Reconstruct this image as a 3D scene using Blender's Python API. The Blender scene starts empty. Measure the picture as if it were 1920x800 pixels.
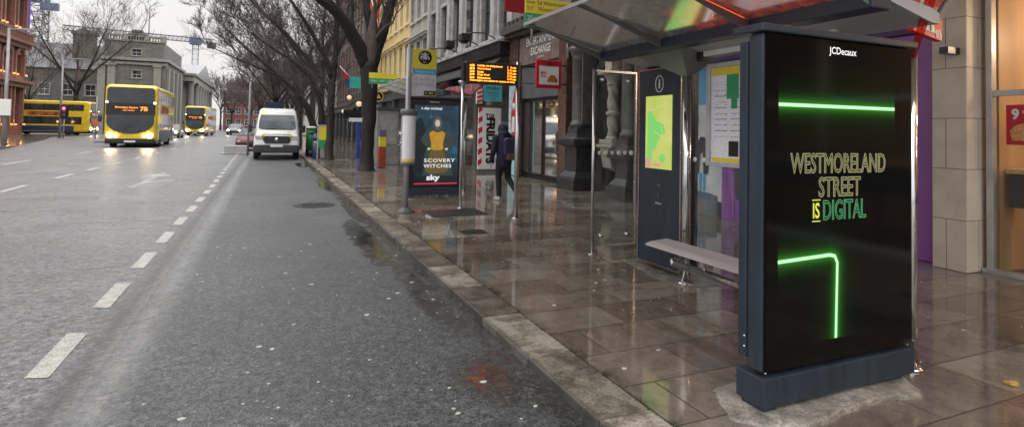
import bpy, bmesh, math, random
from mathutils import Vector, Matrix
R = math.radians
S = bpy.context.scene
COL = S.collection
random.seed(7)

# ------------------------------------------------------------------ camera
cam_d = bpy.data.cameras.new('camera')
cam = bpy.data.objects.new('camera', cam_d); COL.objects.link(cam); S.camera = cam
F_PX, YAW, PIT, ROL, CY = 1052.56, R(23.458), R(1.762), R(-1.137), 212.586
cam_d.sensor_width = 36.0
cam_d.lens = 36.0 * F_PX / 1920.0
cam_d.shift_y = -(400.0 - CY) / 1920.0
cam_d.clip_start = 0.05; cam_d.clip_end = 3000
Fv = Vector((math.sin(YAW)*math.cos(PIT), math.cos(YAW)*math.cos(PIT), math.sin(PIT)))
R0 = Vector((math.cos(YAW), -math.sin(YAW), 0)); U0 = R0.cross(Fv)
Rv = R0*math.cos(ROL) - U0*math.sin(ROL); Uv = U0*math.cos(ROL) + R0*math.sin(ROL)
m3 = Matrix((Rv, Uv, -Fv)).transposed()
cam.matrix_world = Matrix.Translation((0, 0, 1.6)) @ m3.to_4x4()

# ------------------------------------------------------------------ world, sun, exposure
W = bpy.data.worlds.new('World'); S.world = W; W.use_nodes = True
wn = W.node_tree; wn.nodes.clear()
sky = wn.nodes.new('ShaderNodeTexSky'); sky.sky_type = 'NISHITA'; sky.sun_disc = False
sky.sun_elevation = R(38); sky.sun_rotation = R(200); sky.air_density = 1.5; sky.dust_density = 4
hs = wn.nodes.new('ShaderNodeHueSaturation'); hs.inputs['Saturation'].default_value = 0.12
mixw = wn.nodes.new('ShaderNodeMix'); mixw.data_type = 'RGBA'; mixw.inputs['Factor'].default_value = 0.86
bg = wn.nodes.new('ShaderNodeBackground'); bg.inputs['Strength'].default_value = 0.1
wo = wn.nodes.new('ShaderNodeOutputWorld')
# the cloud deck: soft grey-white, a little darker overhead in patches
tc = wn.nodes.new('ShaderNodeTexCoord'); nz = wn.nodes.new('ShaderNodeTexNoise'); nz.inputs['Scale'].default_value = 2.6
nz.inputs['Detail'].default_value = 4
cr = wn.nodes.new('ShaderNodeValToRGB')
cr.color_ramp.elements[0].position = 0.3; cr.color_ramp.elements[0].color = (4.9, 4.83, 4.8, 1)
cr.color_ramp.elements[1].position = 0.75; cr.color_ramp.elements[1].color = (6.1, 6.0, 5.94, 1)
wn.links.new(tc.outputs['Generated'], nz.inputs['Vector']); wn.links.new(nz.outputs['Fac'], cr.inputs['Fac'])
wn.links.new(sky.outputs[0], hs.inputs['Color'])
# an overcast sky is brightest overhead
spw = wn.nodes.new('ShaderNodeSeparateXYZ'); mr = wn.nodes.new('ShaderNodeMapRange'); mr.inputs[1].default_value = .3; mr.inputs[2].default_value = .95; mr.inputs[3].default_value = 1; mr.inputs[4].default_value = 4.3
vm = wn.nodes.new('ShaderNodeVectorMath'); vm.operation = 'SCALE'
wn.links.new(tc.outputs['Generated'], spw.inputs[0]); wn.links.new(spw.outputs[2], mr.inputs[0]); wn.links.new(cr.outputs[0], vm.inputs[0]); wn.links.new(mr.outputs[0], vm.inputs['Scale'])
wn.links.new(hs.outputs[0], mixw.inputs[6]); wn.links.new(vm.outputs[0], mixw.inputs[7])
wn.links.new(mixw.outputs[2], bg.inputs['Color']); wn.links.new(bg.outputs[0], wo.inputs['Surface'])
sun_d = bpy.data.lights.new('sun', 'SUN'); sun_d.energy = 0.5; sun_d.angle = R(25); sun_d.color = (1, .97, .93)
sun = bpy.data.objects.new('sun', sun_d); COL.objects.link(sun)
sun.rotation_euler = (R(52), 0, R(200 - 180 + 40))
S.view_settings.view_transform = 'Standard'; S.view_settings.look = 'None'
S.view_settings.exposure = 0.85; S.view_settings.gamma = 1; S.view_settings.use_curve_mapping = False
S.render.engine = 'CYCLES'
S.cycles.max_bounces = 8; S.cycles.transparent_max_bounces = 16

# ------------------------------------------------------------------ materials
def hexc(r, g, b):
    f = lambda c: (c/255/12.92) if c/255 <= .04045 else ((c/255+.055)/1.055)**2.4
    return (f(r), f(g), f(b), 1)
class NT:
    def __init__(s, name):
        s.m = bpy.data.materials.new(name); s.m.use_nodes = True; s.t = s.m.node_tree
        s.t.nodes.clear(); s.out = s.t.nodes.new('ShaderNodeOutputMaterial')
    def n(s, typ, **k):
        o = s.t.nodes.new(typ)
        for a, b in k.items():
            if hasattr(o, a): setattr(o, a, b)
        return o
    def l(s, a, b): s.t.links.new(a, b)
    def math(s, op, a, b=None, c=None):
        o = s.t.nodes.new('ShaderNodeMath'); o.operation = op
        for i, v in enumerate((a, b, c)):
            if v is None: continue
            if isinstance(v, (int, float)): o.inputs[i].default_value = v
            else: s.l(v, o.inputs[i])
        return o.outputs[0]
    def mix(s, f, a, b, mode='MIX'):
        o = s.t.nodes.new('ShaderNodeMix'); o.data_type = 'RGBA'; o.blend_type = mode
        for i, v in ((0, f), (6, a), (7, b)):
            if isinstance(v, (int, float)): o.inputs[i].default_value = v
            elif isinstance(v, tuple): o.inputs[i].default_value = v
            else: s.l(v, o.inputs[i])
        return o.outputs[2]
    def noise(s, vec, scale, detail=4, rough=.55, dist=0):
        o = s.t.nodes.new('ShaderNodeTexNoise'); o.inputs['Scale'].default_value = scale
        o.inputs['Detail'].default_value = detail; o.inputs['Roughness'].default_value = rough
        o.inputs['Distortion'].default_value = dist
        s.l(vec, o.inputs['Vector']); return o.outputs['Fac']
    def ramp(s, f, pts):
        o = s.t.nodes.new('ShaderNodeValToRGB'); e = o.color_ramp.elements
        while len(e) < len(pts): e.new(.5)
        for i, (p_, c) in enumerate(pts):
            e[i].position = p_; e[i].color = c if isinstance(c, tuple) else (c, c, c, 1)
        s.l(f, o.inputs['Fac']); return o.outputs['Color']
MATS = {}
def mat(name, col, rough=.6, metal=0, var=.18, scale=3, bump=0, bscale=40, spec=.5, emit=None, estr=0, coat=0, fine=0, fscale=60, coord='Object', stretch=None):
    if name in MATS: return MATS[name]
    k = NT(name); tcn = k.n('ShaderNodeTexCoord'); vec = tcn.outputs[coord]
    if stretch:
        mp = k.n('ShaderNodeMapping'); mp.inputs['Scale'].default_value = stretch; k.l(vec, mp.inputs['Vector']); vec = mp.outputs[0]
    b = k.n('ShaderNodeBsdfPrincipled'); c = col if len(col) == 4 else (*col, 1)
    nf = k.noise(vec, scale, 5, .6)
    dk = tuple(x*(1-var) for x in c[:3])+(1,); lt = tuple(min(1, x*(1+var)) for x in c[:3])+(1,)
    cc = k.ramp(nf, [(.3, dk), (.7, lt)])
    if fine:
        f2 = k.noise(vec, fscale, 3, .7)
        cc = k.mix(fine, cc, k.ramp(f2, [(.35, (.25, .25, .25, 1)), (.65, (1.6, 1.6, 1.6, 1))]), 'MULTIPLY')
    k.l(cc, b.inputs['Base Color'])
    rr = k.ramp(k.noise(vec, scale*1.7, 4), [(.3, max(0, rough*.82)), (.7, min(1, rough*1.15))]); k.l(rr, b.inputs['Roughness'])
    b.inputs['Metallic'].default_value = metal; b.inputs['Specular IOR Level'].default_value = spec
    if coat: b.inputs['Coat Weight'].default_value = coat; b.inputs['Coat Roughness'].default_value = .08
    if bump:
        bp = k.n('ShaderNodeBump'); bp.inputs['Strength'].default_value = bump; bp.inputs['Distance'].default_value = .01
        k.l(k.noise(vec, bscale, 4, .65), bp.inputs['Height']); k.l(bp.outputs[0], b.inputs['Normal'])
    if emit: b.inputs['Emission Color'].default_value = emit if len(emit) == 4 else (*emit, 1); b.inputs['Emission Strength'].default_value = estr
    k.l(b.outputs[0], k.out.inputs['Surface']); MATS[name] = k.m; return k.m
def glass(name, tint=(.8, .86, .85), dirt_reflection=.06, rough=.03, refl=1.0, dcol=(.5, .5, .5, 1)):  # dirt layer also carries the red reflection painted into the shelter panes
    if name in MATS: return MATS[name]
    k = NT(name); tr = k.n('ShaderNodeBsdfTransparent'); tr.inputs[0].default_value = (*tint, 1)
    gl = k.n('ShaderNodeBsdfGlossy'); gl.inputs['Roughness'].default_value = rough
    fr = k.n('ShaderNodeFresnel'); fr.inputs['IOR'].default_value = 1.5
    geo = k.n('ShaderNodeNewGeometry'); # same reflectance from both sides
    lw = k.n('ShaderNodeLayerWeight'); lw.inputs['Blend'].default_value = .12
    m1 = k.n('ShaderNodeMixShader'); f = k.math('MULTIPLY', lw.outputs['Fresnel'], refl)
    k.l(f, m1.inputs[0]); k.l(tr.outputs[0], m1.inputs[1]); k.l(gl.outputs[0], m1.inputs[2])
    df = k.n('ShaderNodeBsdfTranslucent' if name.find('roof') >= 0 else 'ShaderNodeBsdfDiffuse'); df.inputs[0].default_value = dcol
    tcn = k.n('ShaderNodeTexCoord'); mp = k.n('ShaderNodeMapping'); mp.inputs['Scale'].default_value = (6, 6, 1.2)
    k.l(tcn.outputs['Object'], mp.inputs['Vector'])
    nf = k.ramp(k.noise(mp.outputs[0], 2.2, 6, .7), [(.4, dirt_reflection*.3), (.75, min(1, dirt_reflection*2.2))])
    m2 = k.n('ShaderNodeMixShader'); k.l(nf, m2.inputs[0]); k.l(m1.outputs[0], m2.inputs[1]); k.l(df.outputs[0], m2.inputs[2])
    k.l(m2.outputs[0], k.out.inputs['Surface']); MATS[name] = k.m; return k.m
def emis(name, col, st, base=(.02, .02, .02, 1)):
    return mat(name, base, .4, emit=col, estr=st, var=0)
def stone(name, c1, c2, bw=.8, bh=.4, mortar=.006, rough=.6, mcol=(.08, .075, .07, 1), axes='YZ', var=.25, streak=.7):
    """coursed blocks; axes picks the object-space plane the courses lie in"""
    if name in MATS: return MATS[name]
    k = NT(name); tcn = k.n('ShaderNodeTexCoord'); sp = k.n('ShaderNodeSeparateXYZ'); k.l(tcn.outputs['Object'], sp.inputs[0])
    cb = k.n('ShaderNodeCombineXYZ'); ax = {'X': 0, 'Y': 1, 'Z': 2}
    u = sp.outputs[ax[axes[0]]] if axes[0] != 'S' else k.math('ADD', sp.outputs[0], sp.outputs[1])
    k.l(u, cb.inputs[0]); k.l(sp.outputs[ax[axes[1]]], cb.inputs[1])
    br = k.n('ShaderNodeTexBrick'); br.inputs['Scale'].default_value = 1; br.inputs['Brick Width'].default_value = bw
    br.inputs['Row Height'].default_value = bh; br.inputs['Mortar Size'].default_value = mortar
    br.inputs['Color1'].default_value = c1; br.inputs['Color2'].default_value = c2; br.inputs['Mortar'].default_value = mcol
    k.l(cb.outputs[0], br.inputs['Vector'])
    nf = k.noise(tcn.outputs['Object'], 2.5, 7, .65)
    cc = k.mix(.85, br.outputs['Color'], k.ramp(nf, [(.3, (1-var*1.4,)*3+(1,)), (.7, (1+var*.5,)*3+(1,))]), 'MULTIPLY')
    # rain streaks and soot run down the face
    mp = k.n('ShaderNodeMapping'); mp.inputs['Scale'].default_value = (2.2, 2.2, .12); k.l(tcn.outputs['Object'], mp.inputs['Vector'])
    cc = k.mix(streak, cc, k.ramp(k.noise(mp.outputs[0], 1.5, 6, .7), [(.35, (.62, .6, .58, 1)), (.6, (1, 1, 1, 1))]), 'MULTIPLY')
    b = k.n('ShaderNodeBsdfPrincipled'); k.l(cc, b.inputs['Base Color']); b.inputs['Roughness'].default_value = rough
    bp = k.n('ShaderNodeBump'); bp.inputs['Strength'].default_value = .3; bp.inputs['Distance'].default_value = .01
    h = k.math('SUBTRACT', k.noise(tcn.outputs['Object'], 30, 4), k.math('MULTIPLY', br.outputs['Fac'], 1.5)); k.l(h, bp.inputs['Height'])
    k.l(bp.outputs[0], b.inputs['Normal']); k.l(b.outputs[0], k.out.inputs['Surface']); MATS[name] = k.m; return k.m

# ------------------------------------------------------------------ mesh helpers
def wloc(o):
    v = Vector((0, 0, 0))
    while o is not None: v += o.location; o = o.parent
    return v
class MB:
    """collects shapes; build() links them as ONE mesh object. T maps local shape coordinates to the world"""
    def __init__(s, T=None): s.v = []; s.f = []; s.mi = []; s.T = T; s.cur = 0; s.sm = []; s.smooth = False; s.pr = []
    def add(s, vs, fs):
        b = len(s.v); s.pr.append((b, b+len(vs), len(s.f), len(s.f)+len(fs))); s.v += [Vector(s.T(v)) if s.T else Vector(v) for v in vs]
        for f in fs: s.f.append([b+i for i in f]); s.mi.append(s.cur); s.sm.append(s.smooth)
    def box(s, x0, x1, y0, y1, z0, z1):
        s.add([(x0,y0,z0),(x1,y0,z0),(x1,y1,z0),(x0,y1,z0),(x0,y0,z1),(x1,y0,z1),(x1,y1,z1),(x0,y1,z1)],
              [(0,3,2,1),(4,5,6,7),(0,1,5,4),(1,2,6,5),(2,3,7,6),(3,0,4,7)]); return s
    def quad(s, *p): s.add(list(p), [tuple(range(len(p)))]); return s
    def prism(s, poly, a, b, axis='y'):
        """poly in the two other axes (x,z for y; y,z for x; x,y for z)"""
        m = {'y': lambda p, t: (p[0], t, p[1]), 'x': lambda p, t: (t, p[0], p[1]), 'z': lambda p, t: (p[0], p[1], t)}[axis]
        n = len(poly); s.add([m(p, a) for p in poly]+[m(p, b) for p in poly],
              [tuple(range(n))[::-1], tuple(range(n, 2*n))]+[(i, (i+1) % n, n+(i+1) % n, n+i) for i in range(n)]); return s
    def tube(s, pts, rad, n=8, cap=True, sm=True):
        pts = [Vector(p) for p in pts]; rad = rad if isinstance(rad, (list, tuple)) else [rad]*len(pts)
        prev = None; vs = []; o = s.smooth; s.smooth = sm
        for i, p in enumerate(pts):
            d = (pts[min(i+1, len(pts)-1)]-pts[max(i-1, 0)])
            d = d.normalized() if d.length > 1e-9 else Vector((0, 0, 1))
            a = prev if prev is not None else (Vector((1, 0, 0)) if abs(d.x) < .9 else Vector((0, 1, 0)))
            a = (a-d*a.dot(d)); a = a.normalized() if a.length > 1e-6 else d.orthogonal().normalized(); prev = a; b = d.cross(a)
            for k in range(n):
                t = 2*math.pi*k/n; vs.append(p+(a*math.cos(t)+b*math.sin(t))*rad[i])
        fs = [(i*n+k, i*n+(k+1) % n, (i+1)*n+(k+1) % n, (i+1)*n+k) for i in range(len(pts)-1) for k in range(n)]
        if cap: fs += [tuple(range(n))[::-1], tuple(range((len(pts)-1)*n, len(pts)*n))]
        s.add(vs, fs); s.smooth = o; return s
    def lathe(s, c, prof, n=20, axis='z', sm=True):
        o = s.smooth; s.smooth = sm; vs = []
        for r, h in prof:
            for k in range(n):
                t = 2*math.pi*k/n; a, b = r*math.cos(t), r*math.sin(t)
                vs.append({'z': (c[0]+a, c[1]+b, c[2]+h), 'y': (c[0]+a, c[1]+h, c[2]+b), 'x': (c[0]+h, c[1]+a, c[2]+b)}[axis])
        m = len(prof); fs = [(i*n+k, i*n+(k+1) % n, (i+1)*n+(k+1) % n, (i+1)*n+k) for i in range(m-1) for k in range(n)]
        fs += [tuple(range(n))[::-1], tuple(range((m-1)*n, m*n))]; s.add(vs, fs); s.smooth = o; return s
    def loft(s, secs, cap=True, sm=True):
        o = s.smooth; s.smooth = sm; n = len(secs[0]); vs = [v for q in secs for v in q]
        fs = [(i*n+k, i*n+(k+1) % n, (i+1)*n+(k+1) % n, (i+1)*n+k) for i in range(len(secs)-1) for k in range(n)]
        if cap: fs += [tuple(range(n))[::-1], tuple(range((len(secs)-1)*n, len(secs)*n))]
        s.add(vs, fs); s.smooth = o; return s
    def ball(s, c, r, n=12, m=8, sc=(1, 1, 1)):
        prof = [(max(1e-4, math.sin(math.pi*i/m)), -math.cos(math.pi*i/m)) for i in range(m+1)]
        vs = []; o = s.smooth; s.smooth = True
        for a, h in prof:
            for k in range(n):
                t = 2*math.pi*k/n; vs.append((c[0]+a*math.cos(t)*r*sc[0], c[1]+a*math.sin(t)*r*sc[1], c[2]+h*r*sc[2]))
        s.add(vs, [(i*n+k, i*n+(k+1) % n, (i+1)*n+(k+1) % n, (i+1)*n+k) for i in range(m) for k in range(n)]); s.smooth = o; return s
    def build(s, name, mats, parent=None, loc=None, bevel=0, recalc=True, seg=2):
        # a part made of pieces that stand well apart becomes one object per piece
        if parent is not None and 1 < len(s.pr) <= 48 and name not in ('crown', 'trunk', 'body'):
            bb = []
            for a, b, _, _ in s.pr:
                vs = s.v[a:b]; lo = [min(v[i] for v in vs) for i in range(3)]; hi = [max(v[i] for v in vs) for i in range(3)]; bb.append((lo, hi, max(hi[i]-lo[i] for i in range(3))))
            g = list(range(len(bb)))
            def root(i):
                while g[i] != i: i = g[i]
                return i
            for i in range(len(bb)):
                for j in range(i):
                    d = math.sqrt(sum(max(0, bb[i][0][k]-bb[j][1][k], bb[j][0][k]-bb[i][1][k])**2 for k in range(3)))
                    if d <= max(.02, .48*max(bb[i][2], bb[j][2])): g[root(i)] = root(j)
            rs_ = sorted({root(i) for i in range(len(bb))})
            if len(rs_) > 1:
                outs = []
                for r in rs_:
                    q = MB(); q.pr = []
                    for i, (a, b, fa, fb) in enumerate(s.pr):
                        if root(i) != r: continue
                        o = len(q.v); q.v += s.v[a:b]
                        for f in range(fa, fb): q.f.append([x-a+o for x in s.f[f]]); q.mi.append(s.mi[f]); q.sm.append(s.sm[f])
                    outs.append(q.build(name, mats, parent, loc, bevel, recalc, seg))
                return outs[0]
        me = bpy.data.meshes.new(name); o = bpy.data.objects.new(name, me)
        if parent is not None: o.parent = parent; off = wloc(parent)
        else: off = Vector(loc) if loc else Vector((0, 0, 0)); o.location = off
        me.from_pydata([v-off for v in s.v], [], s.f)
        mats = mats if isinstance(mats, (list, tuple)) else [mats]
        for m in mats: me.materials.append(m)
        me.polygons.foreach_set('material_index', s.mi); me.polygons.foreach_set('use_smooth', s.sm)
        if recalc:
            bm = bmesh.new(); bm.from_mesh(me); bmesh.ops.recalc_face_normals(bm, faces=bm.faces); bm.to_mesh(me); bm.free()
        me.update(); COL.objects.link(o)
        if bevel:
            md = o.modifiers.new('bevel', 'BEVEL'); md.width = bevel; md.segments = seg; md.limit_method = 'ANGLE'; md.angle_limit = R(35)
        return o
def tag(o, label=None, cat=None, group=None, kind=None):
    if label: o['label'] = label
    if cat: o['category'] = cat
    if group: o['group'] = group
    if kind: o['kind'] = kind
    return o
def thing(name, label, cat, loc=(0, 0, 0), group=None):
    o = bpy.data.objects.new(name, None); COL.objects.link(o); o.location = loc; o.empty_display_size = .2
    return tag(o, label, cat, group)
def kids(o): return [c for c in bpy.data.objects if c.parent == o]
def copy_tree(o, parent=None):
    c = o.copy(); COL.objects.link(c); c.parent = parent
    for ch in kids(o): copy_tree(ch, c)
    return c
def rrect(x0, x1, z0, z1, r, n=4):
    P = []
    for cx, cz, a0 in ((x1-r, z1-r, 0), (x0+r, z1-r, 90), (x0+r, z0+r, 180), (x1-r, z0+r, 270)):
        for i in range(n+1): t = R(a0+90*i/n); P.append((cx+r*math.cos(t), cz+r*math.sin(t)))
    return P
def frame(o, u, n):
    """local (s along, d into the wall, z up)"""
    o, u, n = Vector(o), Vector(u).normalized(), Vector(n).normalized()
    return lambda p: o + u*p[0] - n*p[1] + Vector((0, 0, p[2]))
def text_mesh(s, size=1, outline=0, bold=0, spacing=1, align='LEFT', line=1):
    cu = bpy.data.curves.new('t', 'FONT'); cu.body = s; cu.size = size; cu.offset = bold; cu.space_character = spacing
    cu.align_x = align; cu.space_line = line; cu.resolution_u = 3
    if outline: cu.fill_mode = 'NONE'; cu.bevel_depth = outline; cu.bevel_resolution = 0
    ob = bpy.data.objects.new('t', cu); COL.objects.link(ob)
    dg = bpy.context.evaluated_depsgraph_get(); me = bpy.data.meshes.new_from_object(ob.evaluated_get(dg))
    bpy.data.objects.remove(ob); bpy.data.curves.remove(cu); return me
def put_text(name, s, c, u, v, W_, H_, m, parent, outline=0, bold=0, align='LEFT', line=1, label=None, spacing=1):
    """writing fitted into a W_ x H_ box centred on c, reading along u with v up, lying on the surface"""
    me = text_mesh(s, 1, outline/max(H_, 1e-6) if outline else 0, bold, align=align, line=line, spacing=spacing)
    xs = [q.co.x for q in me.vertices]; ys = [q.co.y for q in me.vertices]
    if not xs: return None
    x0, x1, y0, y1 = min(xs), max(xs), min(ys), max(ys); u, v, c = Vector(u), Vector(v), Vector(c); n = u.cross(v)
    off = wloc(parent) if parent is not None else Vector((0, 0, 0))
    for q in me.vertices:
        a = (q.co.x-(x0+x1)/2)/(x1-x0)*W_; b = (q.co.y-(y0+y1)/2)/(y1-y0)*H_
        q.co = c+u*a+v*b+n*(q.co.z*H_ if outline else 0) - off
    me.materials.clear(); me.materials.append(m); me.name = name
    o = bpy.data.objects.new(name, me); o.parent = parent; COL.objects.link(o)
    if label: o['label'] = label
    return o
XU, ZU = (1, 0, 0), (0, 0, 1)
YD = (0, -1, 0)      # reading direction on faces that look towards the road

# common materials
STEEL = mat('brushed steel', (.62, .62, .63), .25, 1, var=.06, scale=8)
CHROME = mat('polished steel', (.72, .72, .73), .1, 1, var=.04)
NAVY = mat('dark blue grey paint', hexc(40, 50, 62), .36, var=.28, scale=3.5, bump=.04, bscale=60, stretch=(3, 3, .5), fine=.25, fscale=60)
BLACKP = mat('black paint', (.012, .012, .013), .3, var=.1)
BLACKG = mat('black glass', (.004, .004, .005), .06, var=0)
RUB = mat('black rubber', (.02, .02, .02), .7)
WHITE = mat('white paint', (.72, .72, .71), .4, var=.05)
OFFW = mat('off white plastic', (.6, .6, .58), .5, var=.06)
GREY = mat('light grey paint', (.38, .38, .4), .45, var=.08)
DGREY = mat('dark grey metal', (.06, .062, .066), .5, var=.15)
YEL = mat('bus yellow paint', (.62, .45, .03), .3, var=.15, coat=.5)
YELS = mat('yellow sign film', (.72, .6, .04), .45, var=.05)
GRN = mat('green sign film', (.02, .3, .12), .45, var=.06)
CYAN = mat('blue sign film', (.05, .38, .62), .45, var=.06)
RED = mat('red sign film', (.5, .015, .03), .4, var=.06)
GLS = glass('clear shelter glass', (.86, .9, .89), .07, refl=1.3)
WIN = mat('dark window glass', (.035, .04, .045), .07, var=.5, scale=.6, spec=.8)
ROOFG = glass('smoked roof glass', (.8, .83, .82), .2, dcol=(.6, .6, .6, 1), rough=.14)

# ------------------------------------------------------------------ ground
KX = 1.74
def road_mat():
    k = NT('wet asphalt'); tcn = k.n('ShaderNodeTexCoord'); P = tcn.outputs['Object']
    sp = k.n('ShaderNodeSeparateXYZ'); k.l(P, sp.inputs[0]); X, Y = sp.outputs[0], sp.outputs[1]
    b = k.n('ShaderNodeBsdfPrincipled')
    lane = k.math('SMOOTH_MIN', k.math('MULTIPLY', k.math('ADD', k.math('ADD', X, 1.0), k.math('MULTIPLY', k.math('SUBTRACT', k.noise(P, 3, 3), .5), .06)), 60), 1, .1)
    lane = k.math('MAXIMUM', lane, 0)                                  # 0 = old carriageway, 1 = newer bus lane
    fine = k.noise(P, 90, 3, .8); mid = k.noise(P, 14, 5, .75); big = k.noise(P, .55, 6, .6)
    old = k.ramp(k.math('ADD', k.math('MULTIPLY', fine, .45), k.math('MULTIPLY', k.noise(P, 24, 4, .8), .55)), [(.42, (.035, .037, .039, 1)), (.58, (.21, .215, .222, 1))])
    new = k.ramp(k.math('ADD', k.math('MULTIPLY', fine, .6), k.math('MULTIPLY', k.noise(P, 30, 4, .8), .4)), [(.42, (.016, .018, .02, 1)), (.58, (.125, .134, .138, 1))])
    c = k.mix(lane, old, new)
    c = k.mix(.8, c, k.ramp(mid, [(.38, (.5, .5, .5, 1)), (.62, (1.4, 1.4, 1.4, 1))]), 'MULTIPLY')
    c = k.mix(.8, c, k.ramp(big, [(.3, (.72, .72, .72, 1)), (.7, (1.25, 1.22, 1.22, 1))]), 'MULTIPLY')
    # pale worn edge along the lane joint, and pale stone chips
    j = k.math('SUBTRACT', X, -1.0+.12); e = k.math('MAXIMUM', k.math('SUBTRACT', 1, k.math('MULTIPLY', k.math('ABSOLUTE', j), 5)), 0)
    e = k.math('MULTIPLY', e, k.ramp(k.noise(P, 9, 5, .8), [(.35, .15), (.7, .9)]))
    c = k.mix(k.math('MULTIPLY', e, .75), c, (.34, .34, .34, 1))
    tr_ = k.math('MAXIMUM', k.math('SUBTRACT', 1, k.math('MULTIPLY', k.math('ABSOLUTE', k.math('SUBTRACT', X, .35)), 1.6)), 0)
    c = k.mix(k.math('MULTIPLY', tr_, .22), c, (.05, .05, .052, 1))
    j2 = k.math('ADD', X, 1.1); e2 = k.math('MAXIMUM', k.math('SUBTRACT', 1, k.math('MULTIPLY', k.math('ABSOLUTE', j2), 7)), 0)
    c = k.mix(k.math('MULTIPLY', e2, .6), c, (.022, .022, .024, 1))
    vc = k.n('ShaderNodeTexVoronoi'); vc.feature = 'DISTANCE_TO_EDGE'; vc.inputs['Scale'].default_value = .55
    mx = k.n('ShaderNodeMix'); mx.data_type = 'VECTOR'; mx.inputs[0].default_value = .12
    nn = k.n('ShaderNodeTexNoise'); nn.inputs['Scale'].default_value = 2.5; nn.inputs['Detail'].default_value = 6; k.l(P, nn.inputs['Vector']); k.l(P, mx.inputs[4]); k.l(nn.outputs['Color'], mx.inputs[5]); k.l(mx.outputs[1], vc.inputs['Vector'])
    crack = k.math('MULTIPLY', k.math('LESS_THAN', vc.outputs['Distance'], .006), k.ramp(k.noise(P, .7, 3), [(.5, 0.0), (.62, .7)]))
    c = k.mix(crack, c, (.02, .02, .02, 1))
    vo = k.n('ShaderNodeTexVoronoi'); vo.inputs['Scale'].default_value = 14; k.l(P, vo.inputs['Vector'])
    chip = k.math('MULTIPLY', k.math('LESS_THAN', vo.outputs['Distance'], .16), k.math('GREATER_THAN', k.noise(P, 6, 2), .57))
    c = k.mix(k.math('MULTIPLY', chip, .35), c, (.4, .39, .37, 1))
    # standing water along the kerb
    def blob(cx, cy, sx, sy):
        a = k.math('DIVIDE', k.math('SUBTRACT', X, cx), sx); d = k.math('DIVIDE', k.math('SUBTRACT', Y, cy), sy)
        return k.math('SUBTRACT', 1, k.math('ADD', k.math('MULTIPLY', a, a), k.math('MULTIPLY', d, d)))
    pud = blob(1.42, 3.5, .2, .35)
    for q in ((1.38, 8.6, .24, 2.1), (1.5, 5.6, .2, 1.6), (1.6, 17, .25, 2.5), (1.4, 26, .35, 2.0), (1.6, 11.6, .16, 2.0)): pud = k.math('MAXIMUM', pud, blob(*q))
    strip = k.math('SUBTRACT', 1, k.math('MULTIPLY', k.math('ABSOLUTE', k.math('SUBTRACT', X, 1.7)), 4.5))
    pud = k.math('MAXIMUM', k.math('MINIMUM', pud, .75), k.math('MULTIPLY', strip, .75))
    pud = k.math('ADD', pud, k.math('MULTIPLY', k.math('SUBTRACT', k.noise(P, 3.2, 6, .72, .5), .5), 2.6))
    pud = k.math('MAXIMUM', pud, k.math('ADD', k.math('MULTIPLY', blob(1.41, 3.56, .28, .5), .95), k.math('MULTIPLY', k.math('SUBTRACT', k.noise(P, 6, 6, .75), .5), 1.9)))
    pm = k.ramp(pud, [(.0, 0.0), (.9, 1.0)])
    c = k.mix(k.math('MULTIPLY', pm, .7), c, (.02, .018, .015, 1))
    k.l(c, b.inputs['Base Color'])
    rg = k.mix(lane, k.ramp(k.noise(P, 1.1, 6, .7), [(.3, .26), (.7, .4)]), k.ramp(k.noise(P, .8, 6, .7), [(.3, .36), (.7, .5)]))
    rg = k.mix(k.math('MINIMUM', k.math('MULTIPLY', pm, 1.6), 1), rg, (.1, .1, .1, 1)); k.l(rg, b.inputs['Roughness'])
    bp = k.n('ShaderNodeBump'); bp.inputs['Distance'].default_value = .012
    k.l(k.math('MULTIPLY', k.math('SUBTRACT', 1, pm), .55), bp.inputs['Strength'])
    h = k.math('ADD', k.noise(P, 70, 3, .7), k.math('MULTIPLY', k.noise(P, 16, 3), .6)); k.l(h, bp.inputs['Height'])
    k.l(bp.outputs[0], b.inputs['Normal']); k.l(b.outputs[0], k.out.inputs['Surface']); return k.m
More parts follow.
